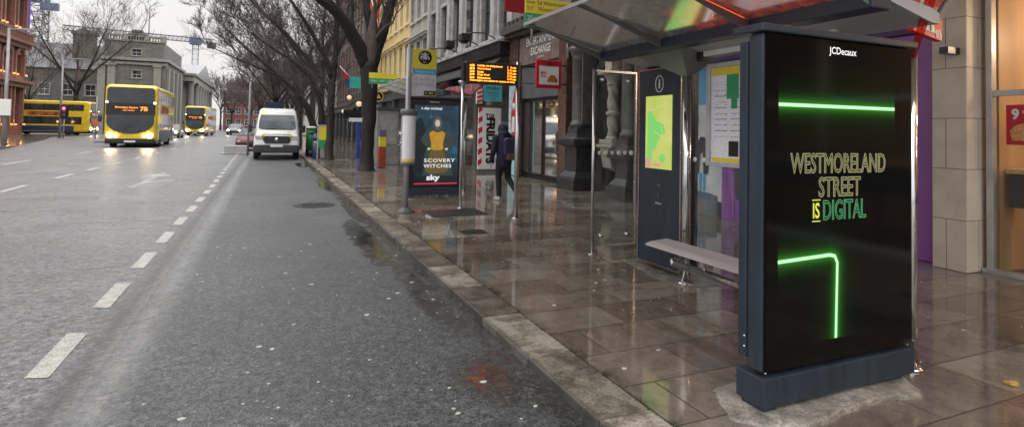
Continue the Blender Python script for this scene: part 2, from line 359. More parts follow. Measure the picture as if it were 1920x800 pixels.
def pave_mat():
    k = NT('wet stone paving'); tcn = k.n('ShaderNodeTexCoord'); P = tcn.outputs['Object']
    sp = k.n('ShaderNodeSeparateXYZ'); k.l(P, sp.inputs[0]); cb = k.n('ShaderNodeCombineXYZ'); k.l(sp.outputs[1], cb.inputs[1]); k.l(sp.outputs[0], cb.inputs[0])
    cb.inputs[0].default_value = 0
    br = k.n('ShaderNodeTexBrick'); br.inputs['Scale'].default_value = 1; br.inputs['Brick Width'].default_value = .78
    br.inputs['Row Height'].default_value = .5; br.inputs['Mortar Size'].default_value = .006; br.offset = .37; br.squash = 1.35; br.squash_frequency = 3
    br.inputs['Color1'].default_value = (.12, .092, .076, 1); br.inputs['Color2'].default_value = (.25, .22, .185, 1)
    br.inputs['Mortar'].default_value = (.06, .053, .046, 1); k.l(cb.outputs[0], br.inputs['Vector'])
    c = k.mix(.85, br.outputs['Color'], k.ramp(k.noise(P, 1.3, 7, .7), [(.3, (.62, .6, .58, 1)), (.7, (1.35, 1.32, 1.3, 1))]), 'MULTIPLY')
    c = k.mix(.7, c, k.ramp(k.noise(P, 55, 3, .8), [(.35, (.7, .7, .7, 1)), (.65, (1.25, 1.25, 1.25, 1))]), 'MULTIPLY')
    c = k.mix(.75, c, k.ramp(k.noise(P, 5, 8, .75, .8), [(.38, (.6, .58, .52, 1)), (.52, (1, 1, 1, 1)), (.68, (1.18, 1.15, 1.1, 1))]), 'MULTIPLY')
    c = k.mix(k.math('MULTIPLY', k.math('MAXIMUM', k.math('SUBTRACT', 1, k.math('MULTIPLY', k.math('ABSOLUTE', k.math('SUBTRACT', sp.outputs[0], KX+.37)), 9)), 0), k.ramp(k.noise(P, 6, 5, .8), [(.4, 0.0), (.6, .8)])), c, (.02, .022, .016, 1))
    vo = k.n('ShaderNodeTexVoronoi'); vo.inputs['Scale'].default_value = 3.2; k.l(P, vo.inputs['Vector'])
    gum = k.math('LESS_THAN', vo.outputs['Distance'], .045); c = k.mix(k.math('MULTIPLY', gum, .5), c, (.3, .29, .27, 1))
    b = k.n('ShaderNodeBsdfPrincipled'); k.l(c, b.inputs['Base Color'])
    wet = k.math('ADD', k.math('MULTIPLY', k.noise(P, .9, 5, .65), .8), k.math('MULTIPLY', br.outputs['Color'], .55)); wet = k.math('ADD', wet, -.0); wet2 = k.noise(P, 7, 4, .7)
    rg = k.ramp(k.math('ADD', k.math('MULTIPLY', wet, .75), k.math('MULTIPLY', wet2, .25)), [(.36, .02), (.55, .075), (.72, .3)])
    rg = k.mix(br.outputs['Fac'], rg, (.35, .35, .35, 1)); k.l(rg, b.inputs['Roughness']); b.inputs['Specular IOR Level'].default_value = .6
    bp = k.n('ShaderNodeBump'); bp.inputs['Strength'].default_value = .17; bp.inputs['Distance'].default_value = .006
    h = k.math('ADD', k.math('MULTIPLY', k.noise(P, 22, 4, .6), .35), k.math('SUBTRACT', k.math('MULTIPLY', k.noise(P, 2.2, 3), 1.2), k.math('MULTIPLY', br.outputs['Fac'], .8)))
    k.l(h, bp.inputs['Height']); k.l(bp.outputs[0], b.inputs['Normal']); k.l(b.outputs[0], k.out.inputs['Surface']); return k.m
def kerb_mat():
    k = NT('granite kerbstone'); tcn = k.n('ShaderNodeTexCoord'); P = tcn.outputs['Object']
    sp = k.n('ShaderNodeSeparateXYZ'); k.l(P, sp.inputs[0]); wnz = k.n('ShaderNodeTexWhiteNoise'); wnz.noise_dimensions = '1D'
    k.l(k.math('FLOOR', k.math('DIVIDE', k.math('ADD', sp.outputs[1], 12), .92)), wnz.inputs['W'])
    c = k.ramp(wnz.outputs['Value'], [(.0, (.12, .10, .08, 1)), (.4, (.22, .195, .16, 1)), (1.0, (.36, .33, .28, 1))])
    c = k.mix(.9, c, k.ramp(k.noise(P, 45, 4, .8), [(.35, (.5, .5, .5, 1)), (.65, (1.35, 1.35, 1.35, 1))]), 'MULTIPLY')
    c = k.mix(.9, c, k.ramp(k.noise(P, 3.2, 6, .75), [(.42, (.35, .31, .25, 1)), (.58, (1.1, 1.1, 1.1, 1))]), 'MULTIPLY')
    gx = k.math('MAXIMUM', k.math('SUBTRACT', 1, k.math('MULTIPLY', k.math('ABSOLUTE', k.math('SUBTRACT', sp.outputs[0], KX-.0)), 22)), 0)
    c = k.mix(k.math('MULTIPLY', gx, .8), c, (.03, .03, .028, 1))
    b = k.n('ShaderNodeBsdfPrincipled'); k.l(c, b.inputs['Base Color'])
    k.l(k.ramp(k.noise(P, 2, 5), [(.35, .16), (.65, .48)]), b.inputs['Roughness'])
    bp = k.n('ShaderNodeBump'); bp.inputs['Strength'].default_value = .5; bp.inputs['Distance'].default_value = .008
    k.l(k.noise(P, 60, 4, .7), bp.inputs['Height']); k.l(bp.outputs[0], b.inputs['Normal']); k.l(b.outputs[0], k.out.inputs['Surface']); return k.m
RZ = -.06
g = MB(); g.quad((-900, -60, RZ), (900, -60, RZ), (900, 1500, RZ), (-900, 1500, RZ)); tag(g.build('road', road_mat()), kind='structure')
PV = pave_mat()
p_ = MB(); p_.box(KX+.36, 14, -12, 98, -.3, 0); tag(p_.build('pavement', PV), kind='structure')
kb = MB(); y = -12.0; i = 0
while y < 98:
    L = .92; kb.box(KX+random.uniform(-.008, .008), KX+.352, y+.007, y+L-.007, -.3, .001+random.uniform(-.004, .006)); y += L
tag(kb.build('kerb', kerb_mat(), bevel=.012), kind='structure')
# far pavement of the junction on the left, and its kerb
lp = MB(); lp.prism([(-60, 36), (-15.4, 41), (-14.6, 45), (-18, 62), (-21, 74), (-20, 84.5), (-40, 85), (-40, 100), (-15.5, 100), (-14, 240), (-90, 240), (-90, 36)], -.3, .0, 'z')
tag(lp.build('far_pavement', PV), kind='structure')
isl = MB(); isl.prism([(-13.1, 56), (-11.2, 56), (-10.9, 62), (-13.0, 62)], RZ-.02, .02, 'z'); tag(isl.build('traffic_island', mat('island kerb', (.05, .05, .05), .4), bevel=.02), kind='structure')
isl = MB(); isl.prism([(-18, 38), (-14.2, 39.6), (-13.8, 42), (-18, 41.5)], .004, .1, 'z'); tag(isl.build('traffic_island', MATS['island kerb'], bevel=.02), kind='structure')
# painted markings
PAINT = mat('worn road paint', (.36, .345, .32), .42, var=.25, scale=12, fine=.6, fscale=70, bump=.3, bscale=60)
mk = MB(); z = RZ+.004
y = 1.55
while y < 62:
    x = -1.325-(max(0, y-16)*.012)
    mk.quad((x-.07, y, z), (x+.07, y-.04, z), (x+.07, y+.82, z), (x-.07, y+.86, z)); y += 1.53
for y0 in (16.7, 20.4, 23.5, 26.9, 31, 36, 42): mk.quad((-5.72, y0, z), (-5.58, y0, z), (-5.62, y0+1.7, z), (-5.76, y0+1.7, z))
for y0 in (12.4, 8.2): mk.quad((-5.68, y0, z), (-5.54, y0, z), (-5.58, y0+1.9, z), (-5.72, y0+1.9, z))
for y0 in (27, 36, 48): mk.quad((-9.2, y0, z), (-9.06, y0, z), (-9.1, y0+3, z), (-9.24, y0+3, z))
tag(mk.build('road_markings', PAINT), kind='structure'); mk = MB(); mk.quad((-3.25, 17.2, z), (-3.1, 17.2, z), (-3.1, 20.6, z), (-3.25, 20.6, z)); mk.add([(-3.6, 20.6, z), (-2.75, 20.6, z), (-3.17, 22.2, z)], [(0, 1, 2)])
mk.quad((-3.1, 18.4, z), (-2.5, 18.9, z), (-2.5, 19.3, z), (-3.1, 18.9, z))
for y0, x0 in ((11.4, -2.9), (10.6, -2.6), (14.6, -3.2), (14.1, -2.7)): mk.quad((x0, y0, z), (-1.5, y0+.05, z), (-1.5, y0+.12, z), (x0, y0+.06, z))
tag(mk.build('road_markings', mat('faded road paint', (.27, .26, .25), .4, var=.45, scale=7, fine=.7, fscale=40)), kind='structure')
# ironwork and patches in the surfaces
def cover(name, label, x, y, sx, sy, z, rnd=False):
    m = MB(); m.prism([(x+sx*math.cos(t*R(15)), y+sy*math.sin(t*R(15))) for t in range(24)] if rnd else [(x-sx, y-sy), (x+sx, y-sy), (x+sx, y+sy), (x-sx, y+sy)], z-.0, z+.006, 'z')
    for i in range(5):
        if not rnd: m.box(x-sx+.03, x+sx-.03, y-sy+.05+i*sy*.36, y-sy+.05+i*sy*.36+.03, z+.006, z+.01)
        else: m.box(x-sx*.6, x+sx*.6, y-sy*.6+i*sy*.27, y-sy*.6+i*sy*.27+.03, z+.006, z+.01)
    tag(m.build(name, mat('cast iron', (.03, .028, .027), .4, .3, var=.3, scale=9, bump=.4), loc=(x, y, z)), label, 'manhole cover')
cover('manhole_cover', 'large dark square iron cover in wet pavement beside the stop pole', 3.35, 10.4, .55, .42, .002)
cover('manhole_cover', 'small dark rectangular iron cover in wet pavement in front of the display post', 3.0, 8.35, .2, .16, .002)
cover('manhole_cover', 'round iron cover in the asphalt close to the kerb', .95, 12.6, .42, .42, RZ+.002, True)
cm = MB(); P0 = [(2.55, 2.3), (2.75, 2.2), (3.1, 2.24), (3.5, 2.27), (3.75, 2.2), (3.85, 2.27), (3.95, 2.45), (3.9, 2.75), (3.2, 2.8), (2.6, 2.75), (2.44, 2.45)]
P1 = []
for i in range(len(P0)):
    a, b = P0[i], P0[(i+1) % len(P0)]
    for t in range(4): P1.append((a[0]+(b[0]-a[0])*t/4+random.uniform(-.012, .012), a[1]+(b[1]-a[1])*t/4+random.uniform(-.012, .012)))
cx_, cy_ = 3.2, 2.5; cm.loft([[(cx_+(x-cx_)*k_, cy_+(y-cy_)*k_, z_) for x, y in P1] for k_, z_ in ((1.02, -.02), (1.0, .006), (.975, .02), (.93, .031))]); tag(cm.build('concrete_patch', mat('damp concrete', (.23, .21, .185), .3, var=.5, scale=6, fine=.5, fscale=50, bump=.3)), kind='structure')
c2 = MB(); c2.prism([(4.0, 4.7), (4.5, 4.6), (4.62, 5.5), (4.5, 5.95), (4.15, 6.0), (4.02, 5.3)], -.05, .005, 'z'); tag(c2.build('concrete_patch', MATS['damp concrete']), kind='structure')
tp = MB(); 
for (x, y) in ((3.38, 21.5), (2.85, 28.6)): tp.box(x-.9, x+.9, y-.9, y+.9, -.02, .006)
tag(tp.build('tree_pit_paving', mat('dark gravel', (.05, .045, .042), .5, var=.4, scale=30, bump=.6)), kind='structure')
lt = MB()
for i in range(280):
    if random.random() < .62: x, y, z = random.uniform(KX+.4, 7.4), random.uniform(2.0, 13), .001
    else: x, y, z = random.uniform(-.7, 1.6), random.uniform(2.4, 9), RZ
    r = random.uniform(.004, .011)+(.012 if random.random() < .25 else 0); a = random.uniform(0, 3.1)
    pts = [(x+r*math.cos(a+t*1.256)*random.uniform(.6, 1.5), y+r*math.sin(a+t*1.256)*random.uniform(.5, 1), ) for t in range(5)]
    lt.prism(pts, z, z+.004, 'z')
tag(lt.build('litter_specks', mat('pale grit', (.5, .48, .43), .6, var=.3)), 'tiny pale specks of grit and paper scattered over wet paving and road', 'litter', kind='stuff')
lf = MB(); lf.prism([(4.49, 2.09), (4.535, 2.07), (4.55, 2.1), (4.575, 2.09), (4.565, 2.13), (4.53, 2.125), (4.5, 2.145)], .001, .022, 'z')
tag(lf.build('paper_scrap', mat('tan paper', (.5, .32, .09), .6, var=.3, scale=40), loc=(4.53, 2.1, 0), bevel=.006), 'small crumpled tan scrap on the wet pavement right of the green-lit advertising panel', 'litter')

# ------------------------------------------------------------------ buildings
def wall_faces(mb, L0, L1, z0, z1, holes, rev=.22):
    ss = sorted({L0, L1, *[h[0] for h in holes], *[h[1] for h in holes]}); zs = sorted({z0, z1, *[h[2] for h in holes], *[h[3] for h in holes]})
    ss = [s for s in ss if L0 <= s <= L1]; zs = [q for q in zs if z0 <= q <= z1]
    for a, b in zip(ss, ss[1:]):
        for c, d in zip(zs, zs[1:]):
            ms, mz = (a+b)/2, (c+d)/2
            if any(h[0] < ms < h[1] and h[2] < mz < h[3] for h in holes): continue
            mb.quad((a, 0, c), (b, 0, c), (b, 0, d), (a, 0, d))
    for a, b, c, d in holes:
        mb.quad((a, 0, c), (a, rev, c), (a, rev, d), (a, 0, d)); mb.quad((b, 0, c), (b, rev, c), (b, rev, d), (b, 0, d))
        mb.quad((a, 0, c), (b, 0, c), (b, rev, c), (a, rev, c)); mb.quad((a, 0, d), (b, 0, d), (b, rev, d), (a, rev, d))
def shell(mb, L0, L1, z0, z1, D, back=0):
    mb.quad((L0, back, z0), (L0, D, z0), (L0, D, z1), (L0, back, z1)); mb.quad((L1, back, z0), (L1, D, z0), (L1, D, z1), (L1, back, z1))
    mb.quad((L0, D, z0), (L1, D, z0), (L1, D, z1), (L0, D, z1)); mb.quad((L0, back, z1), (L1, back, z1), (L1, D, z1), (L0, D, z1))
    mb.quad((L0, back, z0), (L1, back, z0), (L1, D, z0), (L0, D, z0))
def window(T, par, a, b, c, d, fm, gm, rev=.22, bars=1, surround=None, sill=None, hood=False, cross=True):
    f = MB(T); t = .055; e = rev-.05
    f.box(a, a+t, e, e+.05, c, d); f.box(b-t, b, e, e+.05, c, d); f.box(a+t, b-t, e, e+.05, c, c+t*1.4); f.box(a+t, b-t, e, e+.05, d-t, d)
    if cross: f.box(a+t, b-t, e-.01, e+.04, (c+d)/2-.025, (c+d)/2+.025)
    for i in range(bars): x = a+(b-a)*(i+1)/(bars+1); f.box(x-.015, x+.015, e+.005, e+.035, c+t*1.4, d-t)
    fo = f.build('window', fm, par)
    g_ = MB(T); g_.quad((a+t, rev-.012, c+t), (b-t, rev-.012, c+t), (b-t, rev-.012, d-t), (a+t, rev-.012, d-t)); g_.build('pane', gm, fo, recalc=False)
    if surround is not None:
        s_ = MB(T); w = .16
        s_.box(a-w, a-.002, -.05, -.002, c, d+w); s_.box(b+.002, b+w, -.05, -.002, c, d+w); s_.box(a-.002, b+.002, -.05, -.002, d+.002, d+w)
        s_.box(a-w-.08, b+w+.08, -.13, -.003, c-.14, c-.003)
        if hood: s_.box(a-w-.12, b+w+.12, -.24, -.003, d+w+.003, d+w+.13); s_.box(a-w-.2, b+w+.2, -.32, -.003, d+w+.133, d+w+.2)
        s_.build('window_surround', surround, fo)
    return fo

U_, N_ = (0, 1, 0), (-1, 0, 0)
def rowbuilding(name, label, y0, y1, x, floors, wallm, trimm, nb, ww, z_top, shop_h=4.2, hood=False, frame_m=None, cat='building', roofm=None, D=11, shop=True, shopm=None, pil=False, group=None):
    """a terrace building on the right side of the street: front plane x, between y0 and y1; floors = [(sill z, head z)]"""
    t = thing(name, label, cat, (x, (y0+y1)/2, 0), group)
    T = frame((x, y0, 0), U_, N_); L = y1-y0; bay = L/nb
    holes = [(bay*(i+.5)-ww/2, bay*(i+.5)+ww/2, c, d) for c, d in floors for i in range(nb)]
    w = MB(T); wall_faces(w, 0, L, shop_h, z_top, holes); shell(w, 0, L, shop_h, z_top, D); w.build('wall', wallm, t)
    for h in holes: window(T, t, *h, frame_m or MATS['white paint'], WIN, surround=trimm, hood=hood)
    c = MB(T); c.box(-.0, L, -.35, -.003, z_top-.5, z_top-.25); c.box(-.0, L, -.5, -.003, z_top-.25, z_top); c.box(0, L, -.1, -.003, z_top-.9, z_top-.75)
    c.build('cornice', trimm, t)
    if pil:
        q = MB(T)
        for i in range(nb+1):
            s = min(max(bay*i, .25), L-.25); q.box(s-.22, s+.22, -.16, -.003, shop_h+.6, z_top-.92); q.box(s-.28, s+.28, -.2, -.003, shop_h+.3, shop_h+.597); q.box(s-.3, s+.3, -.22, -.162, z_top-1.3, z_top-.93)
        q.build('pilaster', trimm, t)
    if roofm:
        r = MB(T); r.prism([(.02, z_top+.003), (3.2, z_top+2.4), (D-3, z_top+2.4), (D, z_top+.003)], .0, L, 'y') if False else r.add([(0, .05, z_top+.003), (L, .05, z_top+.003), (L, 3, z_top+2.3), (0, 3, z_top+2.3), (0, D, z_top+.003), (L, D, z_top+.003)], [(0, 1, 2, 3), (3, 2, 5, 4), (0, 3, 4), (1, 5, 2)])
        r.build('roof', roofm, t)
        for i in range(2):
            ch = MB(T); s = L*(.2+.6*i); ch.box(s-.5, s+.5, 2.6, 3.4, z_top+1.9, z_top+3.6); ch.box(s-.56, s+.56, 2.54, 3.46, z_top+3.6, z_top+3.75); ch.build('chimney', wallm, t)
    if shop:
        s_ = MB(T); n = max(2, int(L/3.6)); sb = L/n
        for i in range(n+1):
            q = min(max(sb*i, .2), L-.2); s_.box(q-.2, q+.2, -.06, .4, 0, shop_h-.75)
        s_.box(0, L, -.12, .4, shop_h-.75, shop_h-.003); s_.box(0, L, -.26, -.123, shop_h-.12, shop_h-.004)
        so = s_.build('shopfront', shopm or DGREY, t)
        for i in range(n):
            a, b = max(sb*i, .2)+.2, min(sb*(i+1), L-.2)-.2
            f = MB(T); f.box(a, b, .12, .2, 0, .45); f.box(a, a+.06, .12, .18, .45, shop_h-.753); f.box(b-.06, b, .12, .18, .45, shop_h-.753); f.box(a+.06, b-.06, .12, .18, 2.5, 2.58)
            fo = f.build('shop_window', BLACKP, so); g_ = MB(T); g_.quad((a+.06, .15, .45), (b-.06, .15, .45), (b-.06, .15, shop_h-.76), (a+.06, .15, shop_h-.76)); g_.build('pane', WIN, fo, recalc=False)
        bk = MB(T); bk.box(0, L, .401, 3, 0, shop_h-.004); bk.build('ground_floor_core', mat('dark interior', (.015, .014, .013), .8), t)
    return t, T

SLATE = mat('slate roof', (.07, .072, .08), .4, var=.3, scale=5)
CREAM = stone('cream painted render', (.74, .58, .27, 1), (.78, .62, .3, 1), 2.5, 1.2, .003, .6, (.4, .33, .2, 1), streak=.4)
CREAMT = mat('cream trim', (.74, .6, .34), .6, var=.12)
PALE = stone('pale rendered wall', (.46, .43, .39, 1), (.5, .47, .43, 1), 1.6, .5, .006, .6, (.3, .28, .26, 1))
PALET = mat('pale trim', (.46, .44, .41), .6, var=.15)
GREYST = stone('grey limestone', (.3, .29, .285, 1), (.37, .36, .345, 1), .9, .42, .008, .6, (.1, .1, .1, 1))
GREYT = mat('weathered limestone trim', (.38, .37, .36), .6, var=.3, scale=3)
BRICK = stone('red brick', (.2, .07, .045, 1), (.26, .1, .065, 1), .3, .1, .01, .7, (.2, .17, .15, 1))
REDW = mat('red sandstone', (.15, .06, .045), .6, var=.25)
BROWNW = stone('brown stone', (.13, .09, .08, 1), (.17, .125, .11, 1), .9, .4, .006, .6)
BROWNT = mat('brown trim', (.15, .12, .1), .6, var=.2)

t, T = rowbuilding('classical_building', 'grey limestone building with tall windows and pilasters above the black shop awning', 18.95, 31.2, 8.3, [(5.3, 8.0), (9.5, 11.8), (13.2, 14.9)], GREYST, GREYT, 6, 1.15, 16.3, 4.9, pil=True, frame_m=DGREY, shopm=mat('taupe shopfront', (.1, .088, .078), .5))
rowbuilding('rendered_building', 'narrow off-white rendered building between the grey and yellow buildings', 31.2, 36.1, 8.3, [(5.2, 6.9), (8.3, 10.2), (11.5, 13.1)], PALE, PALET, 3, .95, 14.8, 4.5, hood=True, frame_m=DGREY)
rowbuilding('yellow_building', 'yellow painted building with small hooded windows beside the off-white building', 36.1, 50.5, 8.35, [(5.0, 7.2), (8.6, 10.8), (12, 13.7)], CREAM, CREAMT, 8, .85, 15.2, 4.4, hood=True, frame_m=DGREY, roofm=SLATE)
rowbuilding('brown_building', 'brown stone building behind the nearest tree trunk with a red flag', 50.5, 62, 8.3, [(5.2, 7.4), (8.8, 10.8), (12.2, 14)], BROWNW, BROWNT, 5, 1.2, 17.5, 4.4, pil=True, frame_m=DGREY, roofm=SLATE)
rowbuilding('brick_building', 'tall dark red brick building beyond the brown stone building', 62, 78, 8.35, [(5, 7.4), (8.6, 10.8), (12.0, 14)], stone('dark brick', (.1, .045, .035, 1), (.13, .06, .045, 1), .3, .1, .01), BROWNT, 6, 1.2, 18.5, 4.2, frame_m=DGREY, roofm=SLATE)
rowbuilding('dark_stone_building', 'dark grey stone building at the far end of the terrace behind the trees', 78, 96, 8.3, [(5, 7.4), (8.6, 11)], GREYST, GREYT, 6, 1.3, 14.5, 4.2, frame_m=DGREY, roofm=SLATE)
# sloping black shop awning below the grey building, grey box gutters and projecting lamps
aw = thing('shop_awning', 'long black shop awning under the grey limestone building', 'awning', (8.2, 24, 4.4))
q = MB(frame((8.3, 18.95, 0), U_, N_)); q.box(0, 11.2, -.62, -.12, 4.38, 4.86); q.build('box', BLACKP, aw, bevel=.02)
q = MB(frame((8.3, 18.95, 0), U_, N_)); q.box(0, 11.2, -.7, -.1, 4.863, 4.95); q.build('ledge', GREYT, aw, bevel=.015)
q = MB(frame((8.3, 18.95, 0), U_, N_)); q.quad((0, -.5, 4.3), (11, -.5, 4.3), (11, -1.15, 3.75), (0, -1.15, 3.75)); q.quad((0, -.5, 4.29), (11, -.5, 4.29), (11, -1.15, 3.74), (0, -1.15, 3.74)); q.build('canopy', mat('dark canvas', (.02, .02, .022), .8), aw)
lampE = mat('lamp head black', (.015, .015, .015), .4)
for i, y in enumerate((20.6, 22.6, 25.4, 28.2)):
    lb = ['nearest to the camera', 'second nearest', 'third nearest', 'farthest'][i]
    l_ = thing('projecting_lamp', 'black floodlight on a curved arm above the awning, %s of the four' % lb, 'lamp', (8.3, y, 5.05), 'floodlights above the awning')
    a = MB(); a.tube([(8.3, y, 5.0), (8.1, y, 5.25), (7.7, y, 5.4), (7.2, y, 5.38), (6.95, y, 5.3)], .028, 6); a.build('arm', lampE, l_)
    a = MB(); a.box(6.7, 7.05, y-.22, y+.22, 5.0, 5.3); a.box(6.75, 6.98, y-.16, y+.16, 4.94, 5.0); a.build('lamp_head', lampE, l_, bevel=.02)

# --- game exchange shop
ent = thing('exchange_shop', 'brown stone shop with Entertainment Exchange fascia and dark glass front', 'shop', (8.2, 16.8, 0))
T = frame((8.2, 14.62, 0), U_, N_); L = 4.33
MAR = mat('polished brown granite', (.11, .06, .05), .22, var=.35, scale=6, fine=.4, fscale=40)
q = MB(T); q.box(0, .5, -.12, .5, 0, 4.95); q.box(L-.75, L, -.12, .5, 0, 4.95); q.box(.503, L-.753, .0, .5, 3.86, 4.9); q.build('pier', MAR, ent, bevel=.01)
FAS = mat('taupe marble fascia', (.2, .15, .135), .3, var=.3, scale=3)
q = MB(T); q.box(.55, L-.8, -.08, -.002, 3.88, 4.86); fas = q.build('fascia', FAS, ent, bevel=.01)
put_text('lettering', 'ENTERTAINMENT', (8.105, 16.45, 4.62), YD, ZU, 2.2, .27, WHITE, fas, bold=.02)
put_text('lettering', 'EXCHANGE', (8.105, 16.45, 4.28), YD, ZU, 1.45, .27, WHITE, fas, bold=.02)
put_text('lettering', 'EXCHANGE', (8.105, 16.45, 4.05), YD, ZU, .5, .07, WHITE, fas)
q = MB(T); q.box(-.0, L, -.5, -.003, 5.02, 5.3); q.box(0, L, -.35, -.003, 4.905, 5.017)
for i in range(12): q.box(.1+i*.36, .3+i*.36, -.46, -.03, 5.303, 5.48)
q.build('cornice', mat('dark brown cornice', (.06, .045, .04), .5), ent, bevel=.015)
q = MB(T); hs_ = [(.6, 1.7, 6.1, 9.2), (2.5, 3.6, 6.1, 9.2), (.6, 1.7, 10.6, 13), (2.5, 3.6, 10.6, 13)]; wall_faces(q, 0, L, 5.3, 16.2, hs_); shell(q, 0, L, 5.3, 16.2, 10); q.build('wall', mat('pink grey stone', (.2, .165, .15), .5, var=.25), ent)
for h in hs_: window(T, ent, *h, WHITE, WIN, surround=MAR)
q = MB(T); q.box(.56, .64, .1, .2, 0, 3.857); q.box(L-.83, L-.76, .1, .2, 0, 3.857); q.box(1.95, 2.03, .1, .2, 0, 2.6); q.box(.64, L-.83, .1, .2, 0, .18); q.box(.64, L-.83, .08, .2, 2.6, 2.72); sf = q.build('shop_window', BLACKP, ent, bevel=.006)
q = MB(T); q.quad((.64, .16, .18), (L-.83, .16, .18), (L-.83, .16, 2.6), (.64, .16, 2.6)); q.build('pane', glass('shop glass', (.55, .6, .6), .05, .04, 1.4), sf, recalc=False)
q = MB(T); q.box(.64, L-.83, .02, .099, 2.72, 3.857); bd = q.build('sign_board', mat('grey board', (.1, .11, .115), .45), ent)
q = MB(T); q.lathe((1.05, .016, 3.35), [(.36, 0), (.36, -.02)], 28, 'y'); q.build('roundel', WHITE, bd)
q = MB(T); q.lathe((1.05, -.008, 3.35), [(.29, 0), (.29, -.012)], 28, 'y'); q.build('roundel_centre', mat('dark red sign', (.16, .01, .02), .4), bd)
put_text('lettering', 'C\u20acX', (8.17, 15.67, 3.35), YD, ZU, .4, .26, WHITE, bd, bold=.03)
q = MB(T); q.box(.9, 1.9, .165, .175, 1.85, 2.55); q.build('window_poster', mat('teal poster', (.03, .14, .17), .5), sf)
q = MB(T); q.box(1.1, 1.8, .3, .34, .6, 1.3); q.box(2.3, 3.0, .5, .6, .2, 1.7); q.box(.7, 1.0, .7, .8, .2, 2.0); q.build('window_display', mat('pale stock', (.3, .27, .25), .6, var=.6, scale=12), sf)
q = MB(T); q.box(0.5, L-.75, .9, 4, 0, 3.8); q.build('shop_core', MATS['dark interior'], ent)
q = MB(T); q.box(.45, .5, -.2, -.123, .9, 1.6); q.build('door_handle', STEEL, ent)
bn = thing('vertical_banner', 'tall pale blue and red upright banner with a white oval beside the grey glass shopfront', 'banner', (8.0, 18.85, 0))
T2 = frame((8.06, 18.05, 0), (.06, 1, 0), N_)
q = MB(T2); q.box(0, .82, -.05, 0, .02, 3.25); q.build('board', mat('pale blue banner', (.35, .58, .62), .45, var=.2, scale=4), bn)
q = MB(T2); pts = [(0.0, .9)]+[(.0+.0*i, .9) for i in range(0)]+[(.12+.42*math.sin(math.pi*i/14), .9+i*2.34/14) for i in range(15)]+[(0, 3.24)]; q.prism([(a, c) for a, c in pts], -.058, -.052, 'y'); q.build('red_field', RED, bn)
q = MB(T2); q.lathe((.3, -.059, 2.45), [(.14, 0), (.14, -.006)], 20, 'y'); q.box(.16, .42, -.066, -.06, 1.55, 2.1); q.build('white_mark', WHITE, bn)
q = MB(T2)
for i in range(8): q.box(.62, .76, -.058, -.052, .9+i*.27, 1.1+i*.27)
q.build('writing_strip', WHITE, bn)
# --- dark ornate public house
pub = thing('ornate_pub', 'dark carved stone front with arched doorway between the two heavy pedestals', 'building', (8.3, 12.2, 0))
DK = mat('dark carved stone', (.045, .046, .05), .38, var=.45, scale=4, bump=.5, bscale=25)
T = frame((8.45, 9.95, 0), U_, N_); L = 4.65
q = MB(T)
cy_, rr_, spring = 2.55, 1.0, 2.5
n = 14; arc = [(cy_+rr_*math.cos(math.pi*i/n), spring+rr_*math.sin(math.pi*i/n)) for i in range(n+1)]
for i in range(n):
    a, b = arc[i], arc[i+1]; q.quad((a[0], 0, a[1]), (b[0], 0, b[1]), (b[0], 0, 4.4), (a[0], 0, 4.4)); q.quad((a[0], 0, a[1]), (b[0], 0, b[1]), (b[0], .9, b[1]), (a[0], .9, a[1]))
q.quad((0, 0, 0), (cy_-rr_, 0, 0), (cy_-rr_, 0, 4.4), (0, 0, 4.4)); q.quad((cy_+rr_, 0, 0), (L, 0, 0), (L, 0, 4.4), (cy_+rr_, 0, 4.4))
for s in (cy_-rr_, cy_+rr_): q.quad((s, 0, 0), (s, .9, 0), (s, .9, spring), (s, 0, spring))
hs_ = [(.6, 1.7, 5.6, 8.4), (2.2, 3.3, 5.6, 8.4), (.6, 1.7, 10, 12.4), (2.2, 3.3, 10, 12.4)]
wall_faces(q, 0, L, 4.4, 15.4, hs_); shell(q, 0, L, 4.4, 15.4, 9); q.build('wall', DK, pub)
for h in hs_: window(T, pub, *h, BLACKP, WIN, surround=DK)
q = MB(T)
for i in range(n):
    a, b = math.pi*(i+.06)/n, math.pi*(i+.94)/n
    q.prism([(cy_+r*math.cos(t_), spring+r*math.sin(t_)) for r, t_ in ((1.02, a), (1.3, a), (1.3, b), (1.02, b))], -.1, -.002, 'y')
q.build('arch_stones', DK, pub, bevel=.015)
q = MB(T); q.box(.1, L-.1, -.35, -.003, 3.98, 4.35); q.box(0, L, -.5, -.003, 4.353, 4.55); q.build('cornice', DK, pub, bevel=.02)
q = MB(T); q.box(cy_-rr_+.02, cy_+rr_-.02, .85, .95, 0, 3.6); dr = q.build('door', mat('black door', (.012, .012, .014), .3), pub)
q = MB(T); q.box(cy_-.03, cy_+.03, .82, .849, .1, 2.6); q.box(cy_-.7, cy_-.25, .83, .849, .5, 1.0); q.box(cy_+.25, cy_+.7, .83, .849, .5, 1.0); q.build('door_rail', DGREY, dr)
q = MB(T); q.box(.3, 1.3, .02, .4, .0, .4) if False else q.box(cy_+.45, cy_+.52, .5, .7, .6, 3.1); q.build('blue_strip', mat('blue sign strip', (.04, .22, .42), .4), pub)
